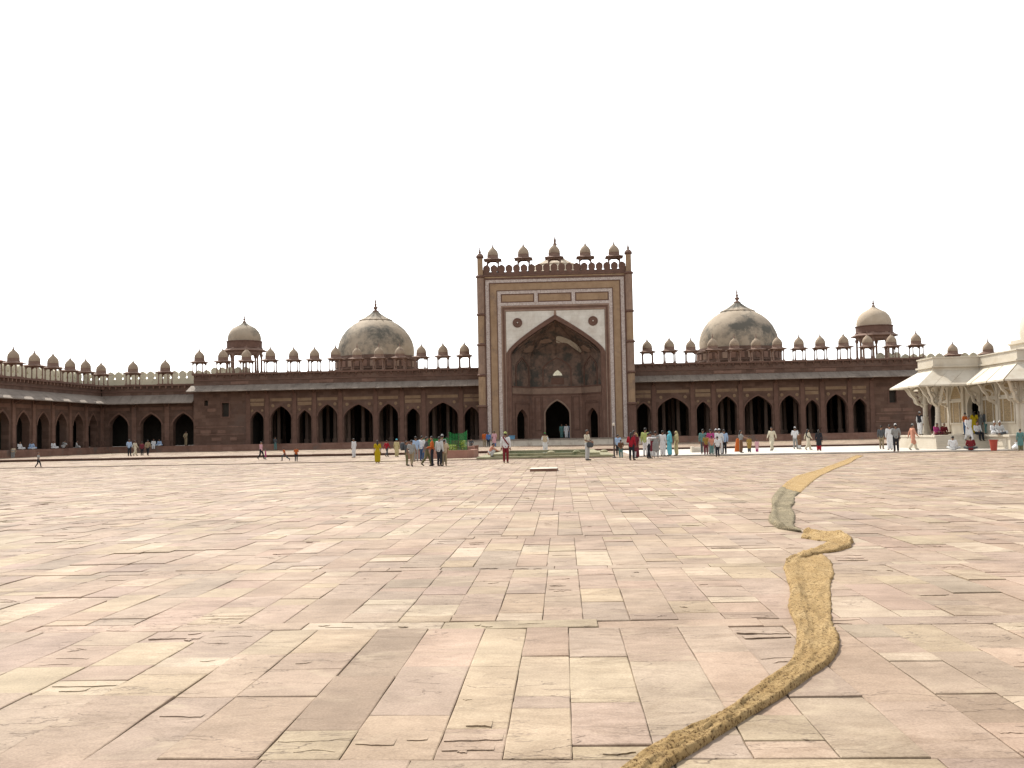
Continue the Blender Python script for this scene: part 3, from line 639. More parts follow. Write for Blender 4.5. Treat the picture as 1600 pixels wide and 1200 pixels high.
# white marble spandrels
A = arch_pts(OU_A, OU_S, OU_Z, 0.27, 14)
for s in (-1, 1):
    H = [p for p in A if p[0]*s >= -1e-6]
    H.sort(key=lambda p: -abs(p[0]))
    b = MB(S)
    for (x0, z0), (x1, z1) in zip(H, H[1:]):
        b.face((x0, PY-0.04, z0), (x1, PY-0.04, z1), (x1, PY-0.04, 15.84), (x0, PY-0.04, 15.84)); b.face((x0, PY-0.04, z0), (x1, PY-0.04, z1), (x1, PY+0.01, z1), (x0, PY+0.01, z0))
    b.build('marble_spandrel', M['marble'], portal)
    b = MB(); b.lathe(0, 0, [(0.56, 0), (0.56, 0.07), (0.46, 0.10), (0.42, 0.05), (0.18, 0.06), (0.12, 0.12), (0.03, 0.13)], 24)
    o = b.build('roundel', M['redtrim'], portal); o.location = Vector((CX+s*4.38, PY-0.04, 14.52))-world_loc(portal); o.rotation_euler.x = math.pi/2
    b = MB(); b.lathe(0, 0, [(0.07, 0.1), (0.07, 0.15), (0.02, 0.16)], 10); c = b.build('boss', M['marble'], o); c.location = (0, 0, 0)
b = MB(S); b.prism([(-0.16, 15.36), (0.16, 15.36), (0.10, 15.84), (-0.10, 15.84)], PY-0.10, PY+0.01); b.build('keystone', M['tangrey'], portal)
# arch moulding: stepped ring between outer and inner arch, down both jambs
for (a0, z0, a1, z1, d, m_) in ((5.72, 15.38, 5.50, 15.12, 0.14, M['redtrim']), (5.49, 15.11, 5.34, 14.94, 0.06, M['redlight']), (5.33, 14.93, 5.20, 14.78, 0.10, M['redtrim'])):
    P = [(-a0, FLOOR_Z)]+arch_pts(a0, IN_S, z0, 0.27, 14)+[(a0, FLOOR_Z)]; Q = [(-a1, FLOOR_Z)]+arch_pts(a1, IN_S, z1, 0.27, 14)+[(a1, FLOOR_Z)]
    b = MB(S)
    for k in range(len(P)-1):
        b.face((*P[k][:1], PY-d, P[k][1]), (P[k+1][0], PY-d, P[k+1][1]), (Q[k+1][0], PY-d, Q[k+1][1]), (Q[k][0], PY-d, Q[k][1]))
        b.face((P[k][0], PY-d, P[k][1]), (P[k+1][0], PY-d, P[k+1][1]), (P[k+1][0], PY+0.01, P[k+1][1]), (P[k][0], PY+0.01, P[k][1]))
        b.face((Q[k][0], PY-d, Q[k][1]), (Q[k+1][0], PY-d, Q[k+1][1]), (Q[k+1][0], PY+0.01, Q[k+1][1]), (Q[k][0], PY+0.01, Q[k][1]))
    b.build('arch_moulding', m_, portal, fix=False)
# niche: half octagon with three doors, frieze, lunette window and a faceted half dome
NY = PY+1.2; BY = NY+3.6; NB = 2.95
plan = [(-5.2, NY), (-NB, BY), (NB, BY), (5.2, NY)]
def wall_tf(p, q):
    L_ = math.hypot(q[0]-p[0], q[1]-p[1]); ux, uy = (q[0]-p[0])/L_, (q[1]-p[1])/L_
    return L_, (lambda a, b, c: (CX+p[0]+ux*a-uy*b, p[1]+uy*a+ux*b, c))
for i, (p, q) in enumerate(zip(plan, plan[1:])):
    L_, tf = wall_tf(p, q); w = MB(tf)
    if i == 1:
        arch_wall(w, 0, L_, L_/2, 1.42, FLOOR_Z-0.05, 3.9, 5.5, 6.2, 0, 0.5)
    else: arch_wall(w, 0, L_, L_*(0.47 if i == 0 else 0.53), 1.12, FLOOR_Z-0.05, 3.4, 4.55, 6.2, 0, 0.5)
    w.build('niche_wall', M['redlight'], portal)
    if i == 1:
        for k, (x0, x1) in enumerate(((0.25, 1.05), (L_-1.05, L_-0.25))):   # carved panels beside the door
            f_ = MB(tf); f_.box(x0, x1, -0.06, 0.01, 1.9, 6.0); f_.build('carved_panel', M['redtrim'], portal)
            f_ = MB(tf); f_.box(x0+0.12, x1-0.12, -0.09, 0.01, 2.05, 5.88); f_.build('carved_panel', M['redlight'], portal)
        P = [(L_/2+x, z) for x, z in arch_pts(1.62, 3.9, 5.75, 0.6)]; Q = [(L_/2+x, z) for x, z in arch_pts(1.44, 3.9, 5.53, 0.6)]
        P = [(P[0][0], FLOOR_Z)]+P+[(P[-1][0], FLOOR_Z)]; Q = [(Q[0][0], FLOOR_Z)]+Q+[(Q[-1][0], FLOOR_Z)]; f_ = MB(tf)
        for k in range(len(P)-1):
            f_.face((P[k][0], -0.1, P[k][1]), (P[k+1][0], -0.1, P[k+1][1]), (Q[k+1][0], -0.1, Q[k+1][1]), (Q[k][0], -0.1, Q[k][1]))
            f_.face((P[k][0], -0.1, P[k][1]), (P[k+1][0], -0.1, P[k+1][1]), (P[k+1][0], 0.01, P[k+1][1]), (P[k][0], 0.01, P[k][1]))
            f_.face((Q[k][0], -0.1, Q[k][1]), (Q[k+1][0], -0.1, Q[k+1][1]), (Q[k+1][0], 0.01, Q[k+1][1]), (Q[k][0], 0.01, Q[k][1]))
        f_.build('door_border', M['tangrey'], portal, fix=False)
        for x0, x1, z0, z1 in ((1.15, 1.25, 1.0, 6.05), (L_-1.25, L_-1.15, 1.0, 6.05)):
            f_ = MB(tf); f_.box(x0, x1, -0.12, 0.01, z0, z1); f_.build('border_moulding', M['redtrim'], portal)
    else:
        c = L_*(0.47 if i == 0 else 0.53)
        f_ = MB(tf); f_.box(c-1.5, c+1.5, -0.05, 0.01, 5.1, 5.25); f_.box(c-1.5, c-1.38, -0.05, 0.01, 1.0, 5.1); f_.box(c+1.38, c+1.5, -0.05, 0.01, 1.0, 5.1); f_.build('border_moulding', M['redtrim'], portal)
        for k in range(9):
            f_ = MB(tf); f_.prism([(c-1.2+k*0.27, 5.3), (c-1.2+k*0.27+0.2, 5.3), (c-1.2+k*0.27+0.1, 5.52)], -0.04, 0.01); f_.build('carved_tooth', M['redtrim'], portal)
    f_ = MB(tf); f_.box(-0.02, L_+0.02, -0.10, 0.5, 6.2, 6.36); f_.build('border_moulding', M['redtrim'], portal)
    f_ = MB(tf); f_.box(0, L_, -0.05, 0.5, 6.361, 7.08); f_.build('frieze', M['tangrey'], portal)
    f_ = MB(tf); f_.box(-0.02, L_+0.02, -0.12, 0.5, 7.081, 7.24); f_.build('border_moulding', M['redtrim'], portal)
    w = MB(tf)
    if i == 1:
        arch_wall(w, 0, L_, L_/2+0.12, 0.56, 8.55, 8.62, 9.25, 10.9, 0, 0.5, 0.4)
        w.box(0, L_, 0, 0.5, 7.24, 8.549)
        f_ = MB(tf); f_.box(L_/2-0.65, L_/2+0.9, -0.05, 0.01, 7.5, 8.3); f_.build('balustrade_panel', M['redtrim'], portal)
    else: w.box(0, L_, 0, 0.5, 7.24, 10.9)
    ah, cc_ = (1.75, L_/2+0.05) if i == 1 else (1.45, L_/2)
    for gro, m_ in ((0.0, M['redtrim']), (0.32, M['plaster'])):
        P = [(cc_-ah+gro, 7.3)]+[(cc_+x, z) for x, z in arch_pts(ah-gro, 9.4, 10.75-gro, 0.45)]+[(cc_+ah-gro, 7.3)]; Q = [(cc_+(x-cc_)*(ah-gro-0.14)/(ah-gro), z-0.14 if z > 7.4 else z) for x, z in P]; f_ = MB(tf)
        for k in range(len(P)-1):
            f_.face((P[k][0], -0.09, P[k][1]), (P[k+1][0], -0.09, P[k+1][1]), (Q[k+1][0], -0.09, Q[k+1][1]), (Q[k][0], -0.09, Q[k][1]))
            f_.face((P[k][0], -0.09, P[k][1]), (P[k+1][0], -0.09, P[k+1][1]), (P[k+1][0], 0.01, P[k+1][1]), (P[k][0], 0.01, P[k][1]))
            f_.face((Q[k][0], -0.09, Q[k][1]), (Q[k+1][0], -0.09, Q[k+1][1]), (Q[k+1][0], 0.01, Q[k+1][1]), (Q[k][0], 0.01, Q[k][1]))
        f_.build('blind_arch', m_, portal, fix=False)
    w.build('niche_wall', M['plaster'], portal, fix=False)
# half dome: rings of the plan shrink with the arch profile
prof = [p for p in arch_pts(1.0, IN_S, IN_Z, 0.27, 10) if p[0] <= 1e-6]
dense = []
for p, q in zip(plan, plan[1:]):
    for k in range(6): dense.append((p[0]+(q[0]-p[0])*k/6, p[1]+(q[1]-p[1])*k/6))
dense.append(plan[-1])
b = MB(S); rings = []
for r, z in prof:
    rings.append([b.p(x*-r, NY+(y-NY)*-r+0.0, z) for x, y in dense])
for a, c in zip(rings, rings[1:]):
    for k in range(len(dense)-1): b.f.append([a[k], a[k+1], c[k+1], c[k]])
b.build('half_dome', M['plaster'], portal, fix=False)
def vault_pt(u, z, off=0.03):      # point on the half dome, pulled slightly inwards
    s = 0
    lo, hi = 0.0, 1.0
    for _ in range(30):
        mid = (lo+hi)/2; g_ = IN_S+(IN_Z-IN_S)*(0.27*math.sqrt(1-(1-mid)**2)+0.73*mid)
        if g_ < z: lo = mid
        else: hi = mid
    r = 1-lo; i = min(len(dense)-2, int(u*(len(dense)-1))); t = u*(len(dense)-1)-i
    x = dense[i][0]*(1-t)+dense[i+1][0]*t; y = dense[i][1]*(1-t)+dense[i+1][1]*t
    return (x*r*(1-off), NY+(y-NY)*r-off*2, z-off)
def vault_patch(us, zs_top, zs_bot, m, name='plaster_patch'):
    b = MB(S); T = [b.p(*vault_pt(u, z)) for u, z in zip(us, zs_top)]; B = [b.p(*vault_pt(u, z)) for u, z in zip(us, zs_bot)]
    T2 = [b.p(*vault_pt(u, z, 0.002)) for u, z in zip(us, zs_top)]; B2 = [b.p(*vault_pt(u, z, 0.002)) for u, z in zip(us, zs_bot)]
    for k in range(len(us)-1):
        b.f += [[T[k], T[k+1], B[k+1], B[k]], [T[k], T[k+1], T2[k+1], T2[k]], [B[k], B[k+1], B2[k+1], B2[k]]]
    b.build(name, m, portal)
vault_patch([0.50, 0.53, 0.57, 0.61, 0.65, 0.69, 0.72], [13.05, 13.15, 13.1, 12.95, 12.7, 12.3, 11.9], [12.45, 12.4, 12.45, 12.35, 11.7, 11.25, 11.4], M['patch'])
vault_patch([0.33, 0.38, 0.43, 0.47], [12.7, 12.9, 12.85, 12.6], [12.45, 12.4, 12.5, 12.5], M['tangrey'])
vault_patch([0.14, 0.2, 0.27, 0.3], [11.6, 12.1, 12.2, 11.9], [11.35, 11.3, 11.4, 11.5], M['tangrey'])
vault_patch([0.76, 0.82, 0.88], [11.9, 12.0, 11.5], [11.4, 11.2, 11.2], M['tangrey'])
for u in (0.0, 1/3, 1/2, 2/3, 1.0):      # net of ribs on the half dome
    pts = [vault_pt(min(0.999, max(0.001, u)), z, 0.02) for z in (11.0, 11.8, 12.6, 13.4, 14.1, 14.6)]
    b = MB(S); b.tube(pts, [0.05]*6, 6); b.build('vault_rib', M['plaster'], portal)
for u0, u1 in ((0.02, 1/3), (1/3, 2/3), (2/3, 0.98)):
    um = (u0+u1)/2
    pts = [vault_pt(u0, 11.0, 0.02), vault_pt(u0*0.75+um*0.25, 11.9, 0.02), vault_pt(um, 12.75, 0.02), vault_pt(u1*0.75+um*0.25, 11.9, 0.02), vault_pt(u1, 11.0, 0.02)]
    b = MB(S); b.tube(pts, [0.055]*5, 6); b.build('vault_rib', M['plaster'], portal)
w = MB(S); w.box(-4, 4, 126.0, 126.2, 8.2, 10.2); w.build('added_bounce_wall', M['bounce_white'], portal); w = MB(S); w.box(-7.9, 7.9, 122.65, 125.99, 8.2, 8.24); w.build('added_bounce_floor', M['bounce_white'], portal)  # white wall and floor added behind the lunette to make it bright
# parapet band, merlons, kiosks, corner turrets
b = MB(S); b.box(-8.6, 8.6, PY-0.18, PY+1.0, 20.0, 20.16); b.build('cornice', M['redtrim'], portal)
b = MB(S); b.box(-8.5, 8.5, PY-0.05, PY+0.35, 20.16, 20.40); b.build('parapet', M['redtrim'], portal)
b = MB(S); b.box(-8.3, 8.3, PY-0.08, PY+0.02, 19.80, 19.98); b.build('sandstone_band', M['tan'], portal)
for k in range(19):
    merlon(portal, PORTAL_MER, CX+(k-9)*0.875, PY+0.12, 20.40)
for k in range(-3, 2):      # side parapets
    for s in (-1, 1): merlon(portal, PORTAL_MER, CX+s*8.35, PY+3.6+k*0.875, 20.0, math.pi/2)
for k, x in enumerate((-7.25, -3.58, 0.05, 3.68, 7.1)):
    chhatri(portal, CX+x, PY+1.7, 20.62, 1.10 if k != 2 else 1.16)
for s in (-1, 1):
    cx = CX+s*8.62
    segs = [(FLOOR_Z-0.4, 4.86, M['redtrim'], 0.47), (4.86, 8.5, M['tan'], 0.42), (8.5, 12.05, M['tangrey'], 0.43), (12.05, 15.57, M['tan'], 0.40), (15.57, 20.0, M['tangrey'], 0.42), (20.0, 22.3, M['tan'], 0.33)]
    t_ = MB(); t_.lathe(cx, PY-0.12, [(0.5, WALK_Z-0.05), (0.52, 1.0), (0.48, 1.1)], 12); tur = t_.build('corner_turret', M['redtrim'], portal)
    for z0, z1, m_, r in segs:
        b = MB(); n = 12
        R = [[b.p(cx+r*(1.0 if k % 2 else 0.9)*math.cos(2*math.pi*k/24), PY-0.12+r*(1.0 if k % 2 else 0.9)*math.sin(2*math.pi*k/24), z) for k in range(24)] for z in (z0, z1)]
        b.f += [[R[0][k], R[0][(k+1) % 24], R[1][(k+1) % 24], R[1][k]] for k in range(24)]+[R[0][::-1], R[1]]
        fix_children(b.build('shaft', m_, tur))
        b = MB(); b.lathe(cx, PY-0.12, [(r*0.9, z1-0.2), (r+0.12, z1-0.08), (r+0.14, z1+0.02), (r+0.05, z1+0.1), (r*0.9, z1+0.16)], 16); fix_children(b.build('ring', M['redtrim'], tur))
    b = MB(); b.lathe(cx, PY-0.12, [(0.42, 22.35), (0.45, 22.45), (0.3, 22.6)]+finial_profile(22.6, 0.95, 0.26), 10); fix_children(b.build('finial', M['kred'], tur, smooth=40))
# broad pale step before the portal: separate blocks
x = -10.6
while x < 10.4:
    l = random.uniform(1.3, 2.2); l = min(l, 10.4-x)
    b = MB(); b.box(CX+x+0.01, CX+x+l-0.01, 114.6, 116.05, 0.1, 0.90+random.uniform(-0.01, 0.01)); b.build('step_block', M['palestone'], portal); x += l
b = MB(); b.box(CX-10.7, CX+10.5, 114.5, 116.6, 0.90, 1.02); b.build('step_top', M['eave'], portal)

# ================================================================== CLOISTERS
def cloister(name, label, tf, u0, u1, arches, kiosks, floor_d=16, ext=(0, 0), bat=(0, 0)):
    """u runs along the front, depth grows away from the court, front at depth 0"""
    o = empty(name, tf((u0+u1)/2, 0, WALK_Z), label, 'arcade')
    edges = [u0]+[(p[1]+q[0])/2 for p, q in zip(arches, arches[1:])]+[u1]
    for (a0, a1), ea, eb in zip(arches, edges, edges[1:]):
        w = MB(tf); arch_wall(w, ea, eb, (a0+a1)/2, (a1-a0)/2, FLOOR_Z, 3.55, 4.92, 6.9, 0, 0.8); w.build('arcade_bay', M['red'], o)
        c = (a0+a1)/2; a = (a1-a0)/2
        P = [(c+x, z) for x, z in arch_pts(a+0.2, 3.55, 5.18)]; Q = [(c+x, z) for x, z in arch_pts(a+0.03, 3.55, 4.95)]
        rim = MB(tf)
        for k in range(len(P)-1):
            rim.face((P[k][0], -0.06, P[k][1]), (P[k+1][0], -0.06, P[k+1][1]), (Q[k+1][0], -0.06, Q[k+1][1]), (Q[k][0], -0.06, Q[k][1]))
            rim.face((P[k][0], -0.06, P[k][1]), (P[k+1][0], -0.06, P[k+1][1]), (P[k+1][0], 0.01, P[k+1][1]), (P[k][0], 0.01, P[k][1]))
        rim.build('arch_border', M['redlight'], o, fix=False)
        m_ = MB(tf); m_.box(ea+0.55, eb-0.55, -0.04, 0.02, 5.35, 5.75); m_.build('inlay_panel', M['redlight'], o)
    for e in edges:
        m_ = MB(tf); m_.box(e-0.28, e+0.28, -0.14, 0.1, FLOOR_Z, 6.35); m_.build('pilaster', M['redlight'], o)
        m_ = MB(tf); m_.box(e-0.36, e+0.36, -0.2, 0.1, FLOOR_Z, 1.7); m_.build('pilaster_base', M['redtrim'], o)
        b = MB(tf); i = [b.p(e+s*0.12, d, z) for s in (-1, 1) for d, z in ((-0.1, 5.75), (-0.1, 6.6), (-1.2, 6.28), (-0.9, 6.1))]
        b.f += [[0, 1, 2, 3], [7, 6, 5, 4]]+[[k, 4+k, 4+(k+1) % 4, (k+1) % 4] for k in range(4)]; b.build('eave_bracket', M['redtrim'], o)
    eave_run(o, u0, u1, tf, 0.05, 7.22, -1.7, 6.2, M['eave'], 1.3)
    m_ = MB(tf); m_.box(u0, u1, 0.06, 0.8, 6.9, 8.3); m_.build('parapet_wall', M['red'], o)
    m_ = MB(tf); m_.box(u0, u1, -0.03, 0.2, 7.62, 7.74); m_.build('string_course', M['redtrim'], o)
    m_ = MB(tf); m_.box(u0, u1, -0.28, 0.9, 8.3, 8.5); m_.build('cornice', M['redtrim'], o)
    u = u0+0.3
    while u < u1:
        m_ = MB(tf); m_.box(u-0.08, u+0.08, -0.24, 0.07, 8.02, 8.3); m_.build('cornice_bracket', M['redlight'], o); u += 0.78
    e0, e1 = u0-ext[0], u1+ext[1]
    m_ = MB(tf); m_.box(e0, e1, 0.8, 6.4, 8.1, 8.4); m_.build('roof', M['eave'], o)
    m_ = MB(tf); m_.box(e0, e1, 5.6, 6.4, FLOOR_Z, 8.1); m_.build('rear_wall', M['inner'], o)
    m_ = MB(tf); m_.box(u0 if not ext[0] else e0, u1, -2.0, 6.4, 0.0, FLOOR_Z-0.004-0.003*ext[0]); m_.build('plinth', M['plinth'], o)
    # pale limewashed battlement along the outer edge of the roof
    m_ = MB(tf); m_.box(u0-bat[0], u1+bat[1], 4.7, 5.1, 8.4, 9.5); m_.build('battlement_wall', M['pale'], o)
    b0, b1 = u0-bat[0], u1+bat[1]; n = round((b1-b0)/1.02)
    rot = math.atan2(tf(1, 0, 0)[1]-tf(0, 0, 0)[1], tf(1, 0, 0)[0]-tf(0, 0, 0)[0])
    for k in range(n):
        x_, y_, z_ = tf(b0+(k+0.5)*(b1-b0)/n, 4.9, 9.45); merlon(o, PALE_MER, x_, y_, z_, rot)
    for u in kiosks: x_, y_, z_ = tf(u, 0.45, 8.5); chhatri(o, x_, y_, z_, 1.0)
    return o
WY = 121.2
west = [(-55.4, -53.1), (-51.55, -48.95), (-47.5, -44.95)]
cloister('west_cloister', 'short dark arcade of three arches between the corner and the mosque wing on the left', lambda a, b, c: (a, WY+b, c), -56.4, XL-0.01, west, [at_y(207.6, 590, WY+0.45).x, at_y(258.3, 590, WY+0.45).x], ext=(6.4, 0), bat=(4.7, 0))
LX = -56.4
la = [101.9+3.98*(-k) for k in range(7, 0, -1)]
south = [(y_, y_+2.5) for y_ in la]+[(101.9, 104.4), (105.95, 108.45), (110.0, 112.4), (113.95, 116.35), (117.85, 119.9)]
kio = [at_x(px, 580, LX-0.45).y for px in (21.2, 53.5, 82.8, 109.4, 134.1, 158.2)]; kio = [kio[0]-3.9*k for k in range(6, 0, -1)]+kio
cloister('south_cloister', 'red sandstone arcade receding along the left side of the court with kiosks on its roof', lambda a, b, c: (LX-b, a, c), south[0][0]-1.0, WY-0.02, south, kio, ext=(0, 6.0), bat=(0, 4.7))
na = [(43.2+3.98*k, 45.7+3.98*k) for k in range(5)]
cloister('north_west_cloister', 'arcade roofline with pale battlements showing above the white tomb', lambda a, b, c: (a, WY+b, c), XR+0.01, 63.0, na, [at_y(px, 560, WY+0.45).x for px in (1489, 1544.5)]+[at_y(1544.5, 560, WY+0.45).x+4.1])
# end battlements carried on behind the wing ends
eb_ = empty('rear_battlement', (-42, 127, ROOF-0.1), 'pale battlement wall behind the roof kiosks at the left end of the mosque', 'battlement')
m_ = MB(); m_.box(-44.5, -39.7, 125.9, 126.3, 9.5, 9.75); m_.build('battlement_wall', M['pale'], eb_)
for k in range(5): merlon(eb_, PALE_MER, -44.0+k*1.0, 126.1, 9.75)
eb2 = empty('rear_battlement', (39, 127, ROOF-0.1), 'pale battlement wall beside the large kiosk at the right end of the mosque', 'battlement')
m_ = MB(); m_.box(38.6, 41.6, 125.9, 126.3, 9.5, 9.7); m_.build('battlement_wall', M['pale'], eb2)
for k in range(3): merlon(eb2, PALE_MER, 39.1+k*1.0, 126.1, 9.7)
# ================================================================== WHITE MARBLE TOMB (right)
TX0, TX1, TY0, TY1 = 29.3, 43.9, 66.5, 81.1
PX0, PY0, PY1 = 26.1, 72.4, 75.4
tomb = empty('marble_tomb', ((TX0+TX1)/2, (TY0+TY1)/2, 0.09), 'white marble tomb with deep sloping eaves, serpentine brackets, lattice screens and a porch', 'tomb')
WM = M['white']
def tb(name, *a, m=None):
    b = MB(); b.box(*a); return b.build(name, m or WM, tomb)
tb('podium', 28.2, 45.0, 65.4, 82.2, 0.0, 0.88); tb('podium_top', 28.02, 45.2, 65.22, 82.4, 0.88, 1.0)
tb('podium_post', 28.12, 28.45, 65.32, 65.62, 0.09, 0.87)
for k in range(5):
    x = 29.0+k*3.1; tb('podium_panel', x, x+2.7, 65.37, 65.41, 0.28, 0.74)
for k in range(1): tb('podium_panel', 28.17, 28.21, 66.0, 68.4, 0.28, 0.74)
for k in range(5):       # courses of the porch steps, each set back a little
    tb('step', 24.7+k*0.05, 28.2, 68.5+k*0.17, 76.4-k*0.05, 0.0 if k == 0 else 0.09+k*0.158+0.002, 0.09+(k+1)*0.158)
tb('podium_top', 24.85, 28.019, 69.25, 76.3, 0.885, 1.003)
# hollow body
sx = lambda a, b, c: (TX0+b, a, c)        # south face: along y, depth into +x
w = MB(sx); arch_wall(w, PY0, PY1, 73.95, 1.0, 1.0, 2.9, 3.95, 5.0, 0.0, 0.35); w.build('door_wall', WM, tomb)
tb('body_wall', TX0, TX0+0.35, TY0, PY0-0.002, 1.0, 5.0); tb('body_wall', TX0, TX0+0.35, PY1+0.002, TY1, 1.0, 5.0)
tb('body_wall', TX0+0.352, TX1, TY0, TY0+0.35, 1.0, 5.0); tb('body_wall', TX0+0.352, TX1, TY1-0.35, TY1, 1.0, 5.0); tb('body_wall', TX1-0.35, TX1, TY0+0.352, TY1-0.352, 1.0, 5.0)
tb('inner_wall', TX0+3.0, TX0+3.2, TY0+0.4, TY1-0.4, 1.0, 5.0, m=M['inner'])
tb('entablature', TX0-0.06, TX1+0.06, TY0-0.06, TY1+0.06, 5.0, 5.62); tb('string_course', TX0-0.16, TX1+0.16, TY0-0.16, TY1+0.16, 5.74, 5.86); tb('parapet', TX0-0.03, TX1+0.03, TY0-0.03, TY1+0.03, 5.62, 6.42); tb('coping', TX0-0.1, TX1+0.1, TY0-0.1, TY1+0.1, 6.42, 6.5)
tb('porch_entablature', PX0-0.06, TX0-0.065, PY0-0.06, PY1+0.06, 4.95, 5.60); tb('string_course', PX0-0.16, TX0-0.165, PY0-0.16, PY1+0.16, 5.74, 5.86); tb('porch_parapet', PX0-0.03, TX0-0.035, PY0-0.03, PY1+0.03, 5.60, 6.40); tb('coping', PX0-0.1, TX0-0.105, PY0-0.1, PY1+0.1, 6.40, 6.48)
def eave_side(i0, i1, o0, o1, n):
    """sloping eave between an inner (top) edge and an outer (tip) edge, in n slabs"""
    i0, i1, o0, o1 = map(Vector, (i0, i1, o0, o1)); t = Vector((0, 0, -0.11))
    for k in range(n):
        a, b_ = k/n, (k+1)/n; e = 0.004
        q = [i0.lerp(i1, a+e), i0.lerp(i1, b_-e), o0.lerp(o1, b_-e), o0.lerp(o1, a+e)]
        b = MB(); I = [b.p(*v) for v in q]+[b.p(*(v+t*(1.4 if j < 2 else 1))) for j, v in enumerate(q)]
        b.f += [I[:4], I[4:][::-1]]+[[I[j], I[4+j], I[4+(j+1) % 4], I[(j+1) % 4]] for j in range(4)]; b.build('eave_slab', WM, tomb)
def eaves(x0, x1, y0, y1, zt, zb, e, sides, n):
    C_ = {'sw': (x0, y1), 'se': (x0, y0), 'ne': (x1, y0), 'nw': (x1, y1)}; O = {'sw': (x0-e, y1+e), 'se': (x0-e, y0-e), 'ne': (x1+e, y0-e), 'nw': (x1+e, y1+e)}
    for (p, q), k in zip((('se', 'sw'), ('se', 'ne'), ('ne', 'nw'), ('sw', 'nw')), range(4)):
        if k in sides: eave_side((*C_[p], zt), (*C_[q], zt), (*O[p], zb), (*O[q], zb), n[k])
eaves(TX0-0.07, TX1+0.07, TY0-0.07, TY1+0.07, 5.55, 4.5, 1.55, (0, 1, 2, 3), (7, 7, 7, 7))
# the porch eaves stop against the body's eave
eave_side((PX0-0.07, PY0-0.07, 5.53), (PX0-0.07, PY1+0.07, 5.53), (PX0-1.62, PY0-1.62, 4.48), (PX0-1.62, PY1+1.62, 4.48), 3)
eave_side((PX0-0.07, PY0-0.07, 5.53), (TX0-0.08, PY0-0.07, 5.53), (PX0-1.62, PY0-1.62, 4.48), (TX0-1.62, PY0-1.62, 4.48), 3)
eave_side((PX0-0.07, PY1+0.07, 5.53), (TX0-0.08, PY1+0.07, 5.53), (PX0-1.62, PY1+1.62, 4.48), (TX0-1.62, PY1+1.62, 4.48), 3)
# porch columns and beams
def tomb_column(x, y, zt=4.95):
    b = MB(); b.lathe(x, y, [(0.36, 1.0), (0.36, 1.1), (0.29, 1.35), (0.22, 1.75), (0.175, 2.2), (0.20, 2.32), (0.16, 2.38), (0.16, 3.15), (0.23, 3.25), (0.19, 3.35), (0.19, 4.2), (0.30, 4.35), (0.30, zt)], 12, math.pi/12); b.build('column', WM, tomb, smooth=40)
cols = [(PX0+0.28, PY0+0.28), (PX0+0.28, PY1-0.28)]
for c in cols: tomb_column(*c)
tb('porch_beam', PX0+0.0, TX0-0.07, PY0+0.02, PY0+0.5, 4.55, 4.949); tb('porch_beam', PX0+0.0, TX0-0.07, PY1-0.5, PY1-0.02, 4.55, 4.949); tb('porch_beam', PX0+0.02, PX0+0.5, PY0+0.502, PY1-0.502, 4.55, 4.949)
def serpent(x, y, ang, L=1.35):
    """pierced S-shaped bracket leaning out from a column at (x,y) towards ang"""
    ca, sa = math.cos(ang), math.sin(ang); k = L/1.35
    tf = lambda a, b, c: (x+ca*a*k-sa*b, y+sa*a*k+ca*b, c)
    b = MB(tf)
    b.sweep([(u, 0, z) for u, z in ((0.12, 3.05), (0.26, 3.2), (0.44, 3.24), (0.56, 3.36), (0.60, 3.55), (0.66, 3.72), (0.80, 3.84), (0.92, 4.0), (1.0, 4.2), (1.16, 4.42), (1.32, 4.52))], 0.16, 0.15)
    b.build('serpentine_bracket', WM, tomb)
    b = MB(tf); b.sweep([(u, 0, z) for u, z in ((0.18, 4.5), (0.42, 4.42), (0.72, 4.36), (0.86, 4.22), (0.82, 4.06), (0.62, 3.98), (0.40, 3.92), (0.27, 3.78), (0.30, 3.6), (0.48, 3.52))], 0.13, 0.11); b.build('bracket_scroll', WM, tomb)
    b = MB(tf); b.sweep([(0.1, 0, 4.57), (0.7, 0, 4.55), (1.36, 0, 4.52)], 0.15, 0.10); b.build('bracket_arm', WM, tomb)
for x, y in cols:
    serpent(x, y, math.pi); serpent(x, y, -math.pi/2 if y < 74 else math.pi/2); serpent(x, y, (-0.75 if y < 74 else 0.75)*math.pi, 1.7)
# lattice bays
def lattice_bay(tf, u0, u1):
    def bx(name, a0, a1, d, z0, z1, m, par=None):
        b = MB(tf); b.box(a0, a1, -d, 0.01, z0, z1); return b.build(name, m, tomb)
    bx('lattice_screen', u0+0.28, u1-0.28, 0.03, 1.85, 3.35, M['jali'])
    b = MB(tf); P = [(( u0+u1)/2+x, z) for x, z in arch_pts((u1-u0)/2-0.28, 3.62, 4.75)]; b.prism(P, -0.03, 0.01); b.build('lattice_lunette', M['jali'], tomb)
    for a in (u0+0.16, u1-0.28): bx('screen_frame', a, a+0.12, 0.10, 1.7, 4.78, WM)
    for z in (1.72, 3.36, 4.78): bx('screen_frame', u0+0.161, u1-0.161, 0.09, z, z+0.12, WM)
    m_ = (u0+u1)/2
    for a in (m_-0.62, m_+0.56): bx('screen_mullion', a, a+0.06, 0.07, 1.841, 3.359, WM)
    b = MB(tf); A_ = arch_pts((u1-u0)/2-0.30, 3.6, 4.72); b.sweep([((u0+u1)/2+x, -0.05, z) for x, z in A_], 0.06, 0.09); b.build('lunette_frame', WM, tomb)
ex = lambda a, b, c: (a, TY0+b, c)
for u0, u1 in ((66.85, 69.55), (69.65, 72.35), (75.5, 78.2), (78.3, 81.0)): lattice_bay(sx, u0, u1)
for k in range(5): lattice_bay(ex, 29.65+k*2.85, 29.65+k*2.85+2.7)
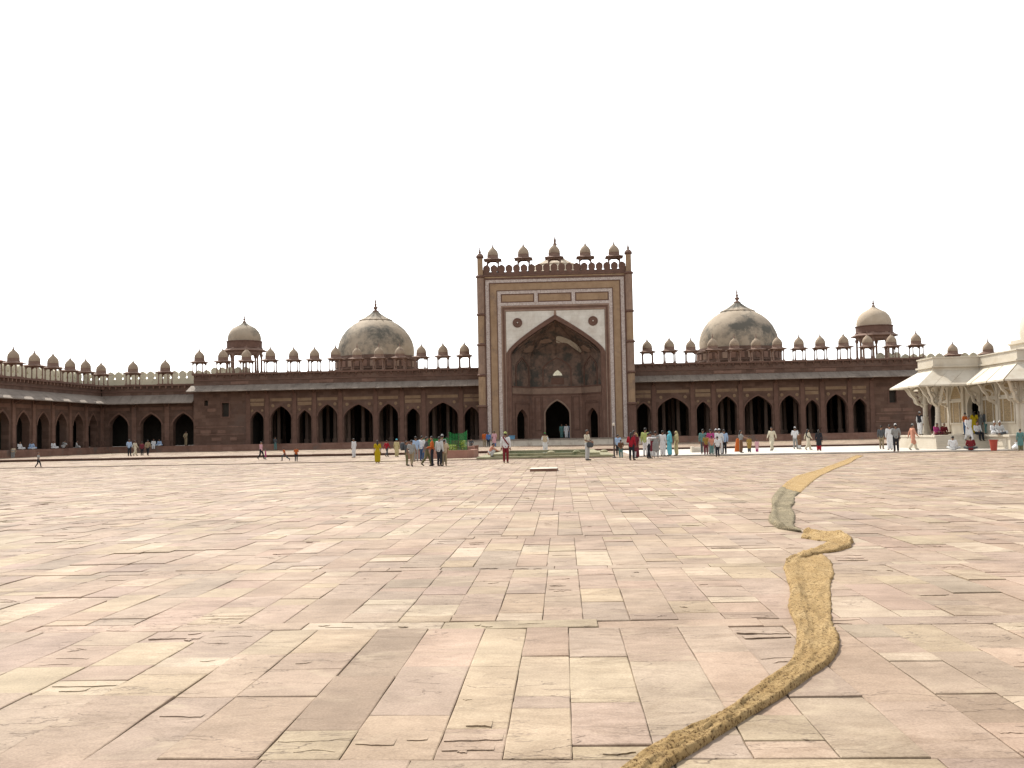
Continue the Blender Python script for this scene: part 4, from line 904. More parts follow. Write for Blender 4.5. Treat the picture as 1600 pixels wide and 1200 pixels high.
for y in (TY0+0.12, 69.6, 72.4, 75.4, 78.25):
    b = MB(); b.box(TX0-0.14, TX0+0.02, y-0.14, y+0.14, 1.0, 4.999); b.build('pilaster', WM, tomb)
    if y < 72 or y > 76: serpent(TX0-0.1, y, math.pi)
serpent(TX0-0.1, PY0-0.12, math.pi, 1.2)
for k in range(5):
    x = TX0+0.14+k*2.85+ (0.22 if k else 0); b = MB(); b.box(x-0.14, x+0.14, TY0-0.14, TY0-0.002, 1.0, 4.999); b.build('pilaster', WM, tomb); serpent(x, TY0-0.1, -math.pi/2)
serpent(TX0, TY0, -0.75*math.pi, 1.75)
# upper stage and dome
tcx, tcy = 36.6, 73.9
b = MB(); b.lathe(tcx, tcy, [(4.15, 6.3), (4.15, 7.35), (4.3, 7.42), (4.3, 7.52), (4.1, 7.55), (4.1, 7.72)], 8, math.pi/8); b.build('upper_stage', WM, tomb)
b = MB(); b.lathe(tcx, tcy, [(3.45, 7.7), (3.52, 8.3), (3.45, 9.0), (3.15, 9.9), (2.6, 10.7), (1.9, 11.3), (1.0, 11.75), (0.3, 11.9)], 40); dm_ = b.build('dome', WM, tomb, smooth=60)
b = MB(); b.lathe(tcx, tcy, finial_profile(11.85, 1.6, 0.35), 10); fix_children(b.build('finial', WM, dm_, smooth=40))
# ================================================================== THINGS IN THE COURT
# ---- long jute matting, traced edge by edge on the ground
def fibre_material(name, c1, c2, dark):
    m = bpy.data.materials.new(name); m.use_nodes = True; n = m.node_tree; L = n.links.new; b = n.nodes['Principled BSDF']; b.inputs['Roughness'].default_value = 0.95; b.inputs['Specular IOR Level'].default_value = 0.1
    g = n.nodes.new('ShaderNodeNewGeometry')
    def nz(s, d=4, r=0.6):
        z = n.nodes.new('ShaderNodeTexNoise'); z.inputs['Scale'].default_value = s; z.inputs['Detail'].default_value = d; z.inputs['Roughness'].default_value = r; L(g.outputs['Position'], z.inputs['Vector']); return z.outputs['Fac']
    def rp(f, p0, p1, a, c):
        r = n.nodes.new('ShaderNodeValToRGB'); r.color_ramp.elements[0].position = p0; r.color_ramp.elements[1].position = p1; r.color_ramp.elements[0].color = (*a, 1); r.color_ramp.elements[1].color = (*c, 1); L(f, r.inputs['Fac']); return r.outputs['Color']
    fine = nz(38, 6, 0.8)
    mx = n.nodes.new('ShaderNodeMix'); mx.data_type = 'RGBA'; L(rp(fine, 0.50, 0.60, (0, 0, 0), (1, 1, 1)), mx.inputs['Factor']); L(rp(nz(3.0), 0.35, 0.7, c1, c2), mx.inputs['A']); mx.inputs['B'].default_value = (*dark, 1)
    L(mx.outputs['Result'], b.inputs['Base Color'])
    bp = n.nodes.new('ShaderNodeBump'); bp.inputs['Strength'].default_value = 1.0; bp.inputs['Distance'].default_value = 0.02; bp.invert = True; L(fine, bp.inputs['Height']); L(bp.outputs[0], b.inputs['Normal'])
    return m
M['jute'] = fibre_material('jute_fibre', (0.34, 0.225, 0.098), (0.45, 0.32, 0.16), (0.085, 0.045, 0.018))
M['jutegrey'] = fibre_material('faded_fibre', (0.19, 0.16, 0.105), (0.31, 0.255, 0.165), (0.065, 0.055, 0.035))
def mat_strip(name, pairs, hfun, m, parent=None, sub=6, n=14, jit=0.006):
    Ls = [on_ground(*p[0]) for p in pairs]; Rs = [on_ground(*p[1]) for p in pairs]
    def cat(P, t):
        i = min(len(P)-2, int(t)); f = t-i; g = lambda k: P[max(0, min(len(P)-1, k))]
        a, b_, c, d_ = g(i-1), g(i), g(i+1), g(i+2)
        return 0.5*((2*b_)+(c-a)*f+(2*a-5*b_+4*c-d_)*f*f+(3*b_-a-3*c+d_)*f**3)
    N = (len(pairs)-1)*sub; b = MB(); rows = []
    for k in range(N+1):
        t = k/sub; A, B = cat(Ls, t), cat(Rs, t); row = [b.p(A.x, A.y, 0.0)]
        for j in range(n+1):
            s = j/n; q = A.lerp(B, s); e = random.uniform(-jit, jit)*(1 if 0 < j < n else 3.0)
            rr = (B-A).length; edge = min(1, min(s, 1-s)*rr/0.02+0.5)
            row.append(b.p(q.x+e, q.y+e, max(0.008, hfun(s, k/N)*edge+random.uniform(-0.006, 0.006))))
        row.append(b.p(B.x, B.y, 0.0)); rows.append(row)
    for a, c in zip(rows, rows[1:]):
        for j in range(len(a)-1): b.f.append([a[j], a[j+1], c[j+1], c[j]])
    b.f.append(rows[0][::-1]); b.f.append(rows[-1])
    return b.build(name, m, parent, smooth=True)
sm = lambda x: max(0.0, min(1.0, x))
def crease(s, c, w): return sm((s-c)/w+0.5)
mat1 = empty('jute_matting', on_ground(1200, 1060), 'long folded strip of coarse jute matting crossing the paving in front', 'matting')
near = [((900, 1262), (955, 1280)), ((940, 1228), (1004, 1238)), ((974, 1200), (1046, 1200)), ((1024, 1164), (1090, 1173)), ((1054, 1150), (1128, 1148)), ((1103, 1127), (1164, 1126)), ((1142, 1104), (1189, 1110)), ((1178, 1078), (1232, 1084)), ((1204, 1058), (1268, 1058)), ((1236, 1033), (1297, 1036)), ((1244, 1007), (1310, 1014)), ((1245, 983), (1309, 992)), ((1238, 967), (1299, 971)), ((1232, 950), (1299, 941)), ((1235, 925), (1298, 913)), ((1230, 906), (1303, 897)), ((1225, 889), (1297, 877)), ((1229, 880), (1285, 867))]
def h_near(s, t):
    c = 0.38+0.25*math.sin(7*t+0.5) if t < 0.62 else 0.30+0.08*math.sin(20*t)
    f = crease(s, c, 0.045)
    wr = sum(a_*max(0.0, math.sin(k1*s+k2*t+p_))**4 for a_, k1, k2, p_ in ((0.012, 7, 31, 0.4), (0.009, -9, 47, 2.0), (0.007, 4, 83, 1.1)))
    return 0.016+0.026*(f if t < 0.62 else 1-f)+0.014*math.exp(-((s-c-0.05)/0.035)**2)+wr
mat_strip('near_length', near, h_near, M['jute'], mat1, n=26, sub=8)
mat_strip('folded_end', [((1229, 879), (1227, 886)), ((1245, 869), (1247, 877)), ((1266, 861), (1270, 869)), ((1284, 854), (1289, 864.5)), ((1305, 850), (1312, 861)), ((1324, 845.5), (1331, 855))], lambda s, t: 0.035+0.03*max(0, math.sin(7*s+9*t))**2+0.02*max(0, math.sin(3*s-17*t))**3, M['jute'], mat1, n=8)
mat_strip('folded_end', [((1333, 849), (1318, 856)), ((1330, 841), (1308, 850)), ((1316, 836.5), (1296, 847.5)), ((1291, 835), (1275, 844.5)), ((1270, 832), (1260, 842)), ((1257, 834), (1252, 841))], lambda s, t: 0.03+0.05*math.exp(-((s-0.25)/0.12)**2)+0.03*max(0, math.sin(11*s+13*t))**2, M['jute'], mat1, n=8)
mat2 = empty('jute_matting', on_ground(1240, 770), 'second strip of jute matting farther off, straw yellow with a faded grey near end', 'matting')
mat_strip('faded_end', [((1216, 826), (1253, 832)), ((1203, 818), (1241, 823)), ((1201, 812), (1241.5, 813)), ((1206, 799), (1241.5, 803)), ((1207, 792), (1237, 793)), ((1206, 784), (1241.5, 786)), ((1210, 774), (1242, 777)), ((1217, 765), (1251, 769))], lambda s, t: 0.022+0.04*(1-crease(s, 0.28+0.1*math.sin(9*t), 0.05))+0.03*math.exp(-((t-0.05)/0.06)**2)+0.05*math.exp(-((t-0.55-0.05*s)/0.03)**2)+0.03*max(0, math.sin(26*t+3*s))**3, M['jutegrey'], mat2)
mat_strip('straw_length', [((1216, 766), (1251, 770)), ((1229.5, 754), (1265, 757)), ((1246, 744), (1279, 746)), ((1270, 737.5), (1294, 738)), ((1297, 728), (1312, 730)), ((1312, 722.5), (1328, 724)), ((1328, 716), (1336, 718.5)), ((1339, 711.5), (1349, 712.5))], lambda s, t: 0.018+0.02*(1-crease(s, 0.2, 0.08))+0.012*max(0, math.sin(37*t+2*s))**3, M['jute'], mat2)
# ---- loose raised slab
p0, p1 = on_ground(828, 737), on_ground(870, 736.2)
b = MB(); b.prism([(p0.x, p0.y), (p1.x, p1.y), (p1.x+0.05, p1.y+1.35), (p0.x+0.03, p0.y+1.4)], 0.0, 0.11, 'z')
ls = tag(b.build('loose_slab', M['plinth']), 'flat stone slab with painted front shade lying proud of the paving before the portal', 'stone slab')  # dark body colour stands in for the shade on the slab's front
b = MB(); b.prism([(p0.x-0.01, p0.y+0.02), (p1.x+0.01, p1.y+0.02), (p1.x+0.05, p1.y+1.36), (p0.x+0.03, p0.y+1.41)], 0.112, 0.125, 'z'); fix_children(b.build('painted_lit_top', M['palestone'], ls))  # pale cap paints the sunlit look of the slab's top
# ---- stepped tank in front of the portal
tk = empty('water_tank', (-1.2, 72, 0.05), 'low mossy stone tank with stepped rim in front of the portal', 'tank')
tx0, tx1, ty0, ty1 = -5.75, 3.3, 66.5, 82.0
def ring(name, o, i, z0, z1, m, par):
    for (x0, x1, y0, y1) in ((tx0+o, tx1-o, ty0+o, ty0+i), (tx0+o, tx1-o, ty1-i, ty1-o), (tx0+o, tx0+i, ty0+i+0.002, ty1-i-0.002), (tx1-i, tx1-o, ty0+i+0.002, ty1-i-0.002)):
        n_ = max(1, round(max(x1-x0, y1-y0)/1.8)); lx = x1-x0 > y1-y0
        for k in range(n_):
            b = MB(); g = 0.006; j = random.uniform(-0.01, 0.01)
            if lx: b.box(x0+(x1-x0)*k/n_+g, x0+(x1-x0)*(k+1)/n_-g, y0, y1, z0, z1+j)
            else: b.box(x0, x1, y0+(y1-y0)*k/n_+g, y0+(y1-y0)*(k+1)/n_-g, z0, z1+j)
            b.build(name, m, par)
ring('outer_step', 0.0, 0.9, 0.0, 0.17, M['moss'], tk); ring('rim_stone', 0.9, 1.5, 0.0, 0.33, M['moss'], tk)
wm = bpy.data.materials.new('tank_water'); wm.use_nodes = True; wb = wm.node_tree.nodes['Principled BSDF']; wb.inputs['Base Color'].default_value = (0.05, 0.07, 0.03, 1); wb.inputs['Roughness'].default_value = 0.12
b = MB(); b.box(tx0+1.45, tx1-1.45, ty0+1.45, ty1-1.45, 0.0, 0.2); b.build('water', wm, tk)
for px in (861, 901, 944):
    q = at_y(px, 710, ty0+1.2); b = MB(); b.lathe(q.x, q.y, [(0.24, 0.33), (0.26, 0.40), (0.18, 0.46), (0.10, 0.50)], 10); b.build('rim_knob', M['moss'], tk)
# ---- planter with nets and plants
pl = empty('planter', (-8.5, 71.8, 0.05), 'red stone planter box beside the tank, screened with green netting', 'planter')
qx0, qx1, qy0, qy1 = -10.8, -6.3, 70.0, 74.5
for nm, a in (('wall', (qx0, qx1-0.4, qy0, qy0+0.35)), ('wall', (qx0, qx1, qy1-0.35, qy1)), ('wall', (qx0, qx0+0.35, qy0+0.352, qy1-0.352)), ('wall', (qx1-0.35, qx1, qy0+0.8, qy1-0.352))):
    b = MB(); b.box(*a, 0.0, 0.60); b.build(nm, M['brickred'], pl)
b = MB(); b.prism([(qx1-0.4, qy0), (qx1, qy0+0.8), (qx1-0.35, qy0+0.8), (qx1-0.4, qy0+0.35)], 0.0, 0.60, 'z'); b.build('corner_wall', M['brickred'], pl)
b = MB(); b.box(qx0+0.35, qx1-0.36, qy0+0.36, qy1-0.36, 0.0, 0.5); b.build('soil', M['dirt'], pl)
b = MB(); b.box(qx0+0.5, qx1-0.2, qy1-1.3, qy1-0.4, 0.5, 0.82); b.build('rear_kerb', M['brickred'], pl)
q = on_ground(743, 714)
b = MB(); b.box(q.x-0.2, q.x+0.2, q.y, q.y+0.4, 0.0, 0.78); b.box(q.x-0.24, q.x+0.24, q.y-0.04, q.y+0.44, 0.78, 0.86); tag(b.build('stone_post', M['plinth']), 'short square red stone post at the right end of the planter', 'post')
def net_material():
    m = bpy.data.materials.new('green_net'); m.use_nodes = True; n = m.node_tree; L = n.links.new; o = n.nodes['Material Output']; n.nodes.remove(n.nodes['Principled BSDF'])
    d = n.nodes.new('ShaderNodeBsdfDiffuse'); d.inputs['Color'].default_value = (0.02, 0.105, 0.035, 1); t = n.nodes.new('ShaderNodeBsdfTranslucent'); t.inputs['Color'].default_value = (0.02, 0.13, 0.04, 1); tr = n.nodes.new('ShaderNodeBsdfTransparent')
    a = n.nodes.new('ShaderNodeMixShader'); a.inputs[0].default_value = 0.4; L(d.outputs[0], a.inputs[1]); L(t.outputs[0], a.inputs[2])
    c = n.nodes.new('ShaderNodeMixShader'); c.inputs[0].default_value = 0.35; L(a.outputs[0], c.inputs[1]); L(tr.outputs[0], c.inputs[2]); L(c.outputs[0], o.inputs['Surface']); return m
M['net'] = net_material(); M['pole'] = mat('dark_metal', (0.05, 0.04, 0.035), (0.09, 0.06, 0.05), 8, rough=0.6)
net = empty('garden_net', (-7.9, 72.3, 0.5), 'bright green netting hung on poles around the planter', 'net')
corners = [(at_y(701, 690, 71.6).x, 71.6), (at_y(716.5, 690, 70.9).x, 70.9), (at_y(730, 690, 72.0).x, 72.0)]
def net_panel(a, c, z0, za, zb, sag=0.12):
    b = MB(); n = 16; R = []
    for k in range(n+1):
        t = k/n; x = a[0]+(c[0]-a[0])*t; y = a[1]+(c[1]-a[1])*t
        R.append([b.p(x+0.02*math.sin(9*t+r), y+0.05*math.sin(21*t+0.6*r), z0+(za+(zb-za)*t-sag*4*t*(1-t)*(r/5)-z0)*r/5) for r in range(6)])
    for p, q in zip(R, R[1:]):
        for r in range(5): b.f.append([p[r], q[r], q[r+1], p[r+1]])
    b.build('net_panel', M['net'], net, smooth=True, fix=False)
net_panel(corners[0], corners[1], 0.5, 1.95, 1.8); net_panel(corners[1], corners[2], 0.5, 1.8, 2.0)
net_panel((qx0+0.4, 73.6), (corners[0][0], 73.4), 0.5, 1.45, 1.5, 0.05)
for (x, y), h in list(zip(corners, (1.97, 1.82, 2.02)))+[((qx0+0.4, 73.6), 1.47), ((-9.6, 73.5), 1.45)]:
    b = MB(); b.tube([(x, y, 0.3), (x, y, h)], [0.02, 0.02], 6); b.build('pole', M['pole'], net)
M['leaf'] = mat('lime_leaf', (0.16, 0.24, 0.02), (0.34, 0.40, 0.06), 6.0, rough=0.6, bump=0)
def bush(px, Y, r, h, label):
    x = at_y(px, 700, Y).x; o = empty('potted_plant', (x, Y, 0.5), label, 'plant'); b = MB()
    for k in range(170):
        t = random.uniform(0, 2*math.pi); u = random.random()**0.6; zz = random.uniform(0.1, 1)**0.8; q = Vector((x+r*u*math.cos(t)*(1.1-0.5*abs(zz-0.5)), Y+r*u*math.sin(t), 0.5+h*zz))
        a = Vector((random.gauss(0, 1), random.gauss(0, 1), random.gauss(0.3, 0.6))).normalized()*random.uniform(0.05, 0.10); c = a.cross(Vector((random.gauss(0, 1), random.gauss(0, 1), 1))).normalized()*random.uniform(0.02, 0.035)
        b.face(tuple(q-a), tuple(q+c), tuple(q+a), tuple(q-c))
    tag(b.build('foliage', M['leaf'], o, fix=False), kind='stuff')
    for k in range(4):
        t = k*1.6; b = MB(); b.tube([(x, Y, 0.45), (x+0.5*r*math.cos(t), Y+0.5*r*math.sin(t), 0.5+0.8*h)], [0.018, 0.008], 5); b.build('stem', M['moss'], o)
bush(706, 70.8, 0.42, 0.5, 'lime green leafy plant at the front edge of the planter'); bush(722, 71.2, 0.3, 0.75, 'taller lime green plant inside the green netting')
# ---- tall thin post, white stone block, blue crate, red bin
q = on_ground(960, 715.5)
po = empty('signal_post', (q.x, q.y, 0.0), 'thin dark upright pole at the right corner of the tank', 'post')
b = MB(); b.lathe(q.x, q.y, [(0.12, 0.0), (0.12, 0.06), (0.055, 0.1), (0.05, 2.05)], 10); b.build('shaft', M['pole'], po); b = MB(); b.lathe(q.x, q.y, [(0.05, 2.05), (0.08, 2.1), (0.07, 2.2), (0.02, 2.25)], 10); b.build('cap', M['palestone'], po)
q0, q1 = on_ground(1081, 707, 0.095), on_ground(1110, 706.3, 0.095)
o = empty('marble_block', ((q0.x+q1.x)/2, q0.y, 0.095), 'low white marble bench block on the bright pavement left of a crowd', 'stone block')
b = MB(); b.box(q0.x+0.16, q1.x+0.3, q0.y+0.05, q0.y+0.8, 0.095, 0.46); b.build('bench', M['palestone'], o); b = MB(); b.box(q0.x, q0.x+0.158, q0.y, q0.y+0.85, 0.095, 0.52); b.build('end_stone', M['white'], o)
M['blue'] = mat('blue_plastic', (0.08, 0.20, 0.32), (0.11, 0.26, 0.38), 4, rough=0.5, bump=0)
q = at_y(800, 687, 115.3); b = MB(); b.prism([(q.x-0.30, 1.02), (q.x+0.30, 1.02), (q.x+0.34, 1.40), (q.x-0.34, 1.40)], 115.1, 115.5); b.box(q.x-0.37, q.x+0.37, 115.07, 115.53, 1.40, 1.45); tag(b.build('blue_crate', M['blue']), 'small blue plastic crate on the pale step before the portal', 'crate')
M['binred'] = mat('red_plastic', (0.30, 0.045, 0.03), (0.38, 0.065, 0.04), 4, rough=0.5, bump=0)
q = on_ground(1553, 704, 0.095); o = empty('litter_bin', (q.x, q.y, 0.095), 'tapered red plastic bin standing before the tomb podium', 'bin')
b = MB(); b.lathe(q.x, q.y, [(0.17, 0.095), (0.235, 0.72), (0.215, 0.72), (0.155, 0.13)], 20); b.build('tub', M['binred'], o, smooth=40); b = MB(); b.lathe(q.x, q.y, [(0.235, 0.70), (0.262, 0.70), (0.262, 0.75), (0.235, 0.75)], 20, cap=False); b.build('rim', M['binred'], o)
M['bag'] = mat('thin_white_plastic', (0.55, 0.56, 0.55), (0.70, 0.70, 0.68), 8, rough=0.4, bump=0.3)
q = on_ground(1588, 703, 0.095); b = MB(); b.lathe(q.x, q.y, [(0.10, 0.095), (0.21, 0.16), (0.22, 0.28), (0.14, 0.40), (0.05, 0.48), (0.09, 0.56)], 12)
for k in range(len(b.v)): v = b.v[k]; b.v[k] = (v[0]+random.uniform(-0.03, 0.03), v[1]+random.uniform(-0.03, 0.03), v[2])
tag(b.build('plastic_bag', M['bag'], smooth=True), 'crumpled white plastic bag on the ground at the right edge', 'bag')
# ================================================================== PEOPLE
# template figure: 1.70 m tall, feet at z 0, facing -y; x > 0 is the figure's left
def base_pose():
    J = dict(pel=(0, 0, 0.93), che=(0, 0.0, 1.27), neck=(0, 0.01, 1.45), head=(0, -0.015, 1.585))
    for s, n in ((1, 'l'), (-1, 'r')):
        J.update({'sh'+n: (s*0.19, 0.01, 1.385), 'el'+n: (s*0.245, 0.03, 1.10), 'wr'+n: (s*0.25, -0.03, 0.86), 'hip'+n: (s*0.09, 0, 0.90), 'kn'+n: (s*0.095, -0.015, 0.49), 'an'+n: (s*0.095, 0.02, 0.085), 'to'+n: (s*0.115, -0.15, 0.035)})
    return J
def pose(name):
    J = base_pose(); U = J.update
    if name == 'walk': U({'knl': (0.09, -0.16, 0.51), 'anl': (0.09, -0.26, 0.11), 'tol': (0.10, -0.43, 0.06), 'knr': (-0.09, 0.06, 0.49), 'anr': (-0.09, 0.30, 0.16), 'tor': (-0.10, 0.19, 0.04), 'ell': (0.25, 0.12, 1.12), 'wrl': (0.25, 0.17, 0.90), 'elr': (-0.25, -0.06, 1.11), 'wrr': (-0.24, -0.22, 0.93)})
    if name == 'bent': U({'ell': (0.26, 0.03, 1.12), 'wrl': (0.10, -0.20, 1.10), 'elr': (-0.26, 0.03, 1.12), 'wrr': (-0.24, -0.10, 0.90), 'knr': (-0.11, -0.05, 0.49), 'anr': (-0.12, -0.05, 0.085), 'tor': (-0.15, -0.22, 0.035)})
    if name == 'hold': U({'ell': (0.25, -0.02, 1.12), 'wrl': (0.10, -0.27, 1.06), 'elr': (-0.25, -0.02, 1.12), 'wrr': (-0.08, -0.28, 1.02)})
    if name == 'behind': U({'ell': (0.25, 0.12, 1.11), 'wrl': (0.06, 0.19, 0.95), 'elr': (-0.25, 0.12, 1.11), 'wrr': (-0.06, 0.20, 0.93)})
    if name == 'point': U({'elr': (-0.33, -0.20, 1.36), 'wrr': (-0.36, -0.46, 1.38), 'anr': (-0.13, 0.10, 0.085), 'tor': (-0.17, -0.06, 0.035), 'knr': (-0.11, 0.02, 0.49), 'anl': (0.10, -0.10, 0.085), 'tol': (0.12, -0.27, 0.035)})
    if name == 'reach': U({'elr': (-0.24, -0.20, 1.20), 'wrr': (-0.20, -0.44, 1.12), 'ell': (0.24, -0.18, 1.18), 'wrl': (0.18, -0.40, 1.08)})
    if name == 'run': U({'che': (0, -0.06, 1.25), 'neck': (0, -0.10, 1.42), 'head': (0, -0.15, 1.55), 'shl': (0.19, -0.07, 1.36), 'shr': (-0.19, -0.07, 1.36), 'knl': (0.09, -0.30, 0.66), 'anl': (0.09, -0.28, 0.24), 'tol': (0.1, -0.46, 0.24), 'knr': (-0.09, 0.22, 0.56), 'anr': (-0.09, 0.56, 0.34), 'tor': (-0.1, 0.50, 0.18), 'elr': (-0.28, -0.33, 1.30), 'wrr': (-0.26, -0.58, 1.30), 'ell': (0.28, 0.14, 1.22), 'wrl': (0.26, 0.02, 1.04)})
    if name == 'bow': U({'che': (0, -0.22, 1.13), 'neck': (0, -0.36, 1.20), 'head': (0, -0.47, 1.20), 'shl': (0.19, -0.30, 1.15), 'shr': (-0.19, -0.30, 1.15), 'ell': (0.22, -0.40, 0.90), 'wrl': (0.14, -0.46, 0.68), 'elr': (-0.22, -0.40, 0.90), 'wrr': (-0.14, -0.46, 0.68)})
    if name == 'cross':   # seated cross-legged, seat at z 0
        for k in ('pel', 'che', 'neck', 'head', 'shl', 'shr', 'ell', 'elr', 'wrl', 'wrr', 'hipl', 'hipr'): x, y, z = J[k]; J[k] = (x, y, z-0.80)
        U({'che': (0, -0.03, 0.46), 'neck': (0, -0.05, 0.64), 'head': (0, -0.09, 0.77), 'ell': (0.26, -0.05, 0.33), 'wrl': (0.16, -0.26, 0.25), 'elr': (-0.26, -0.05, 0.33), 'wrr': (-0.16, -0.26, 0.25), 'knl': (0.36, -0.30, 0.16), 'anl': (-0.02, -0.42, 0.08), 'tol': (-0.18, -0.40, 0.06), 'knr': (-0.36, -0.30, 0.15), 'anr': (0.02, -0.32, 0.07), 'tor': (0.18, -0.30, 0.06)})
    if name == 'squat':
        for k in ('pel', 'che', 'neck', 'head', 'shl', 'shr', 'ell', 'elr', 'wrl', 'wrr', 'hipl', 'hipr'): x, y, z = J[k]; J[k] = (x, y+0.12, z-0.66)
        U({'che': (0, -0.02, 0.58), 'neck': (0, -0.10, 0.73), 'head': (0, -0.16, 0.85), 'shl': (0.19, -0.05, 0.69), 'shr': (-0.19, -0.05, 0.69), 'ell': (0.24, -0.28, 0.52), 'wrl': (0.12, -0.46, 0.42), 'elr': (-0.24, -0.28, 0.52), 'wrr': (-0.12, -0.46, 0.42), 'knl': (0.16, -0.28, 0.50), 'anl': (0.12, 0.0, 0.085), 'tol': (0.14, -0.17, 0.035), 'knr': (-0.16, -0.28, 0.50), 'anr': (-0.12, 0.0, 0.085), 'tor': (-0.14, -0.17, 0.035)})
    if name == 'ledge':   # sitting on an edge, seat at z 0, feet hanging
        for k in ('pel', 'che', 'neck', 'head', 'shl', 'shr', 'ell', 'elr', 'wrl', 'wrr', 'hipl', 'hipr'): x, y, z = J[k]; J[k] = (x, y, z-0.79)
        U({'wrl': (0.14, -0.28, 0.22), 'wrr': (-0.14, -0.28, 0.22), 'ell': (0.24, -0.04, 0.33), 'elr': (-0.24, -0.04, 0.33), 'knl': (0.11, -0.44, 0.10), 'anl': (0.11, -0.48, -0.33), 'tol': (0.12, -0.65, -0.38), 'knr': (-0.11, -0.44, 0.10), 'anr': (-0.11, -0.46, -0.33), 'tor': (-0.12, -0.63, -0.38)})
    return {k: Vector(v) for k, v in J.items()}
_ico = bmesh.new(); bmesh.ops.create_icosphere(_ico, subdivisions=2, radius=1.0)
ICO_V = [v.co.copy() for v in _ico.verts]; ICO_F = [[v.index for v in f.verts] for f in _ico.faces]; _ico.free()
class Blob:
    """overlapping solids that a voxel remesh turns into one continuous surface"""
    def __init__(s): s.v = []; s.f = []
    def ball(s, c, r):
        r = Vector((r, r, r)) if isinstance(r, (int, float)) else Vector(r); b = len(s.v); c = Vector(c)
        s.v += [(c.x+v.x*r.x, c.y+v.y*r.y, c.z+v.z*r.z) for v in ICO_V]; s.f += [[b+i for i in f] for f in ICO_F]
    def limb(s, p, r0, q, r1, seg=10):
        p, q = Vector(p), Vector(q); s.ball(p, r0); s.ball(q, r1); t = (q-p)
        if t.length < 1e-4: return
        t.normalize(); a = t.orthogonal().normalized(); c = t.cross(a); b = len(s.v)
        for P, r in ((p, r0), (q, r1)): s.v += [tuple(P+(a*math.cos(2*math.pi*k/seg)+c*math.sin(2*math.pi*k/seg))*r) for k in range(seg)]
        s.f += [[b+k, b+(k+1) % seg, b+seg+(k+1) % seg, b+seg+k] for k in range(seg)]+[[b+k for k in range(seg)][::-1], [b+seg+k for k in range(seg)]]
    def mesh(s, name, voxel, ratio):
        me = bpy.data.meshes.new(name); me.from_pydata(s.v, [], s.f); o = bpy.data.objects.new(name, me); COL.objects.link(o)
        r = o.modifiers.new('r', 'REMESH'); r.mode = 'VOXEL'; r.voxel_size = voxel
        k = o.modifiers.new('s', 'SMOOTH'); k.factor = 0.5; k.iterations = 2
        d = o.modifiers.new('d', 'DECIMATE'); d.ratio = ratio
        dg = bpy.context.evaluated_depsgraph_get(); out = bpy.data.meshes.new_from_object(o.evaluated_get(dg)); out.name = name
        bpy.data.objects.remove(o); bpy.data.meshes.remove(me); out.materials.clear(); out.materials.append(None); out.shade_smooth(); return out
def hand(B, J, n):
    w, e = J['wr'+n], J['el'+n]; d = (w-e).normalized(); side = d.cross(Vector((0, 1, 0.2))).normalized(); s = 1 if n == 'l' else -1
    nrm = side.cross(d).normalized(); B.limb(w, 0.026, w+d*0.045, 0.030); B.ball(w+d*0.07, (0.03, 0.03, 0.03)); kn = w+d*0.09
    for k, l in enumerate((0.062, 0.072, 0.066, 0.05)):
        p = kn+side*(k-1.5)*0.019; m_ = p+d*l*0.5+nrm*0.008; B.limb(p, 0.0105, m_, 0.010, 6); B.limb(m_, 0.010, m_+d*l*0.42+nrm*0.02, 0.0085, 6)
    p = w+d*0.035-side*0.03*s; B.limb(p, 0.012, p+d*0.03-side*0.022*s, 0.0105, 6); B.limb(p+d*0.03-side*0.022*s, 0.0105, p+d*0.058-side*0.024*s, 0.009, 6)
def torso(B, J, g, low=0.0):
    up = (J['che']-J['pel']).normalized()
    for x in (-0.065, 0.065):
        X = Vector((x, 0, 0)); B.limb(J['pel']+X-up*low, 0.105+g, J['pel']+X*0.8+up*0.14, 0.098+g); B.limb(J['pel']+X*0.8+up*0.14, 0.098+g, J['che']+X*1.1+up*0.02, 0.108+g)
    for n in 'lr': B.limb(J['che']+up*0.05, 0.085+g, J['sh'+n], 0.055+g)
def make_body(J):
    B = Blob(); torso(B, J, -0.012)
    B.limb(J['che']+(J['neck']-J['che'])*0.6, 0.065, J['neck'], 0.052); B.limb(J['neck'], 0.05, J['head']-Vector((0, -0.015, 0.05)), 0.05)
    h = J['head']; B.ball(h, (0.075, 0.093, 0.112)); B.ball(h+Vector((0, -0.03, -0.062)), (0.052, 0.06, 0.05)); B.limb(h+Vector((0, -0.09, 0.012)), 0.010, h+Vector((0, -0.112, -0.022)), 0.015, 6)
    B.ball(h+Vector((0, -0.086, -0.058)), (0.022, 0.013, 0.009))
    for s in (-1, 1): B.ball(h+Vector((s*0.077, 0.01, -0.005)), (0.012, 0.02, 0.03)); B.ball(h+Vector((s*0.03, -0.083, 0.033)), (0.022, 0.012, 0.008))
    for n in 'lr':
        B.limb(J['sh'+n], 0.050, J['el'+n], 0.038); B.limb(J['el'+n], 0.038, J['wr'+n], 0.025); hand(B, J, n)
        B.limb(J['hip'+n], 0.082, J['kn'+n], 0.052); m_ = J['kn'+n].lerp(J['an'+n], 0.3); B.limb(J['kn'+n], 0.050, m_, 0.052); B.limb(m_, 0.052, J['an'+n], 0.034)
        B.limb(J['an'+n]-Vector((0, 0, 0.03)), 0.038, J['to'+n], 0.028); B.ball(J['an'+n]+(J['an'+n]-J['to'+n])*0.25-Vector((0, 0, 0.03)), 0.036)
    return B.mesh('body', 0.0105, 0.16)
def make_shirt(J, sleeve, tail):
    B = Blob(); torso(B, J, 0.008, tail)
    for n in 'lr':
        B.limb(J['sh'+n], 0.066, J['sh'+n].lerp(J['el'+n], 1.0 if sleeve > 0.5 else 0.75), 0.056)
        if sleeve > 0.5: B.limb(J['el'+n], 0.054, J['el'+n].lerp(J['wr'+n], 0.93), 0.042)
    return B.mesh('shirt', 0.016, 0.3)
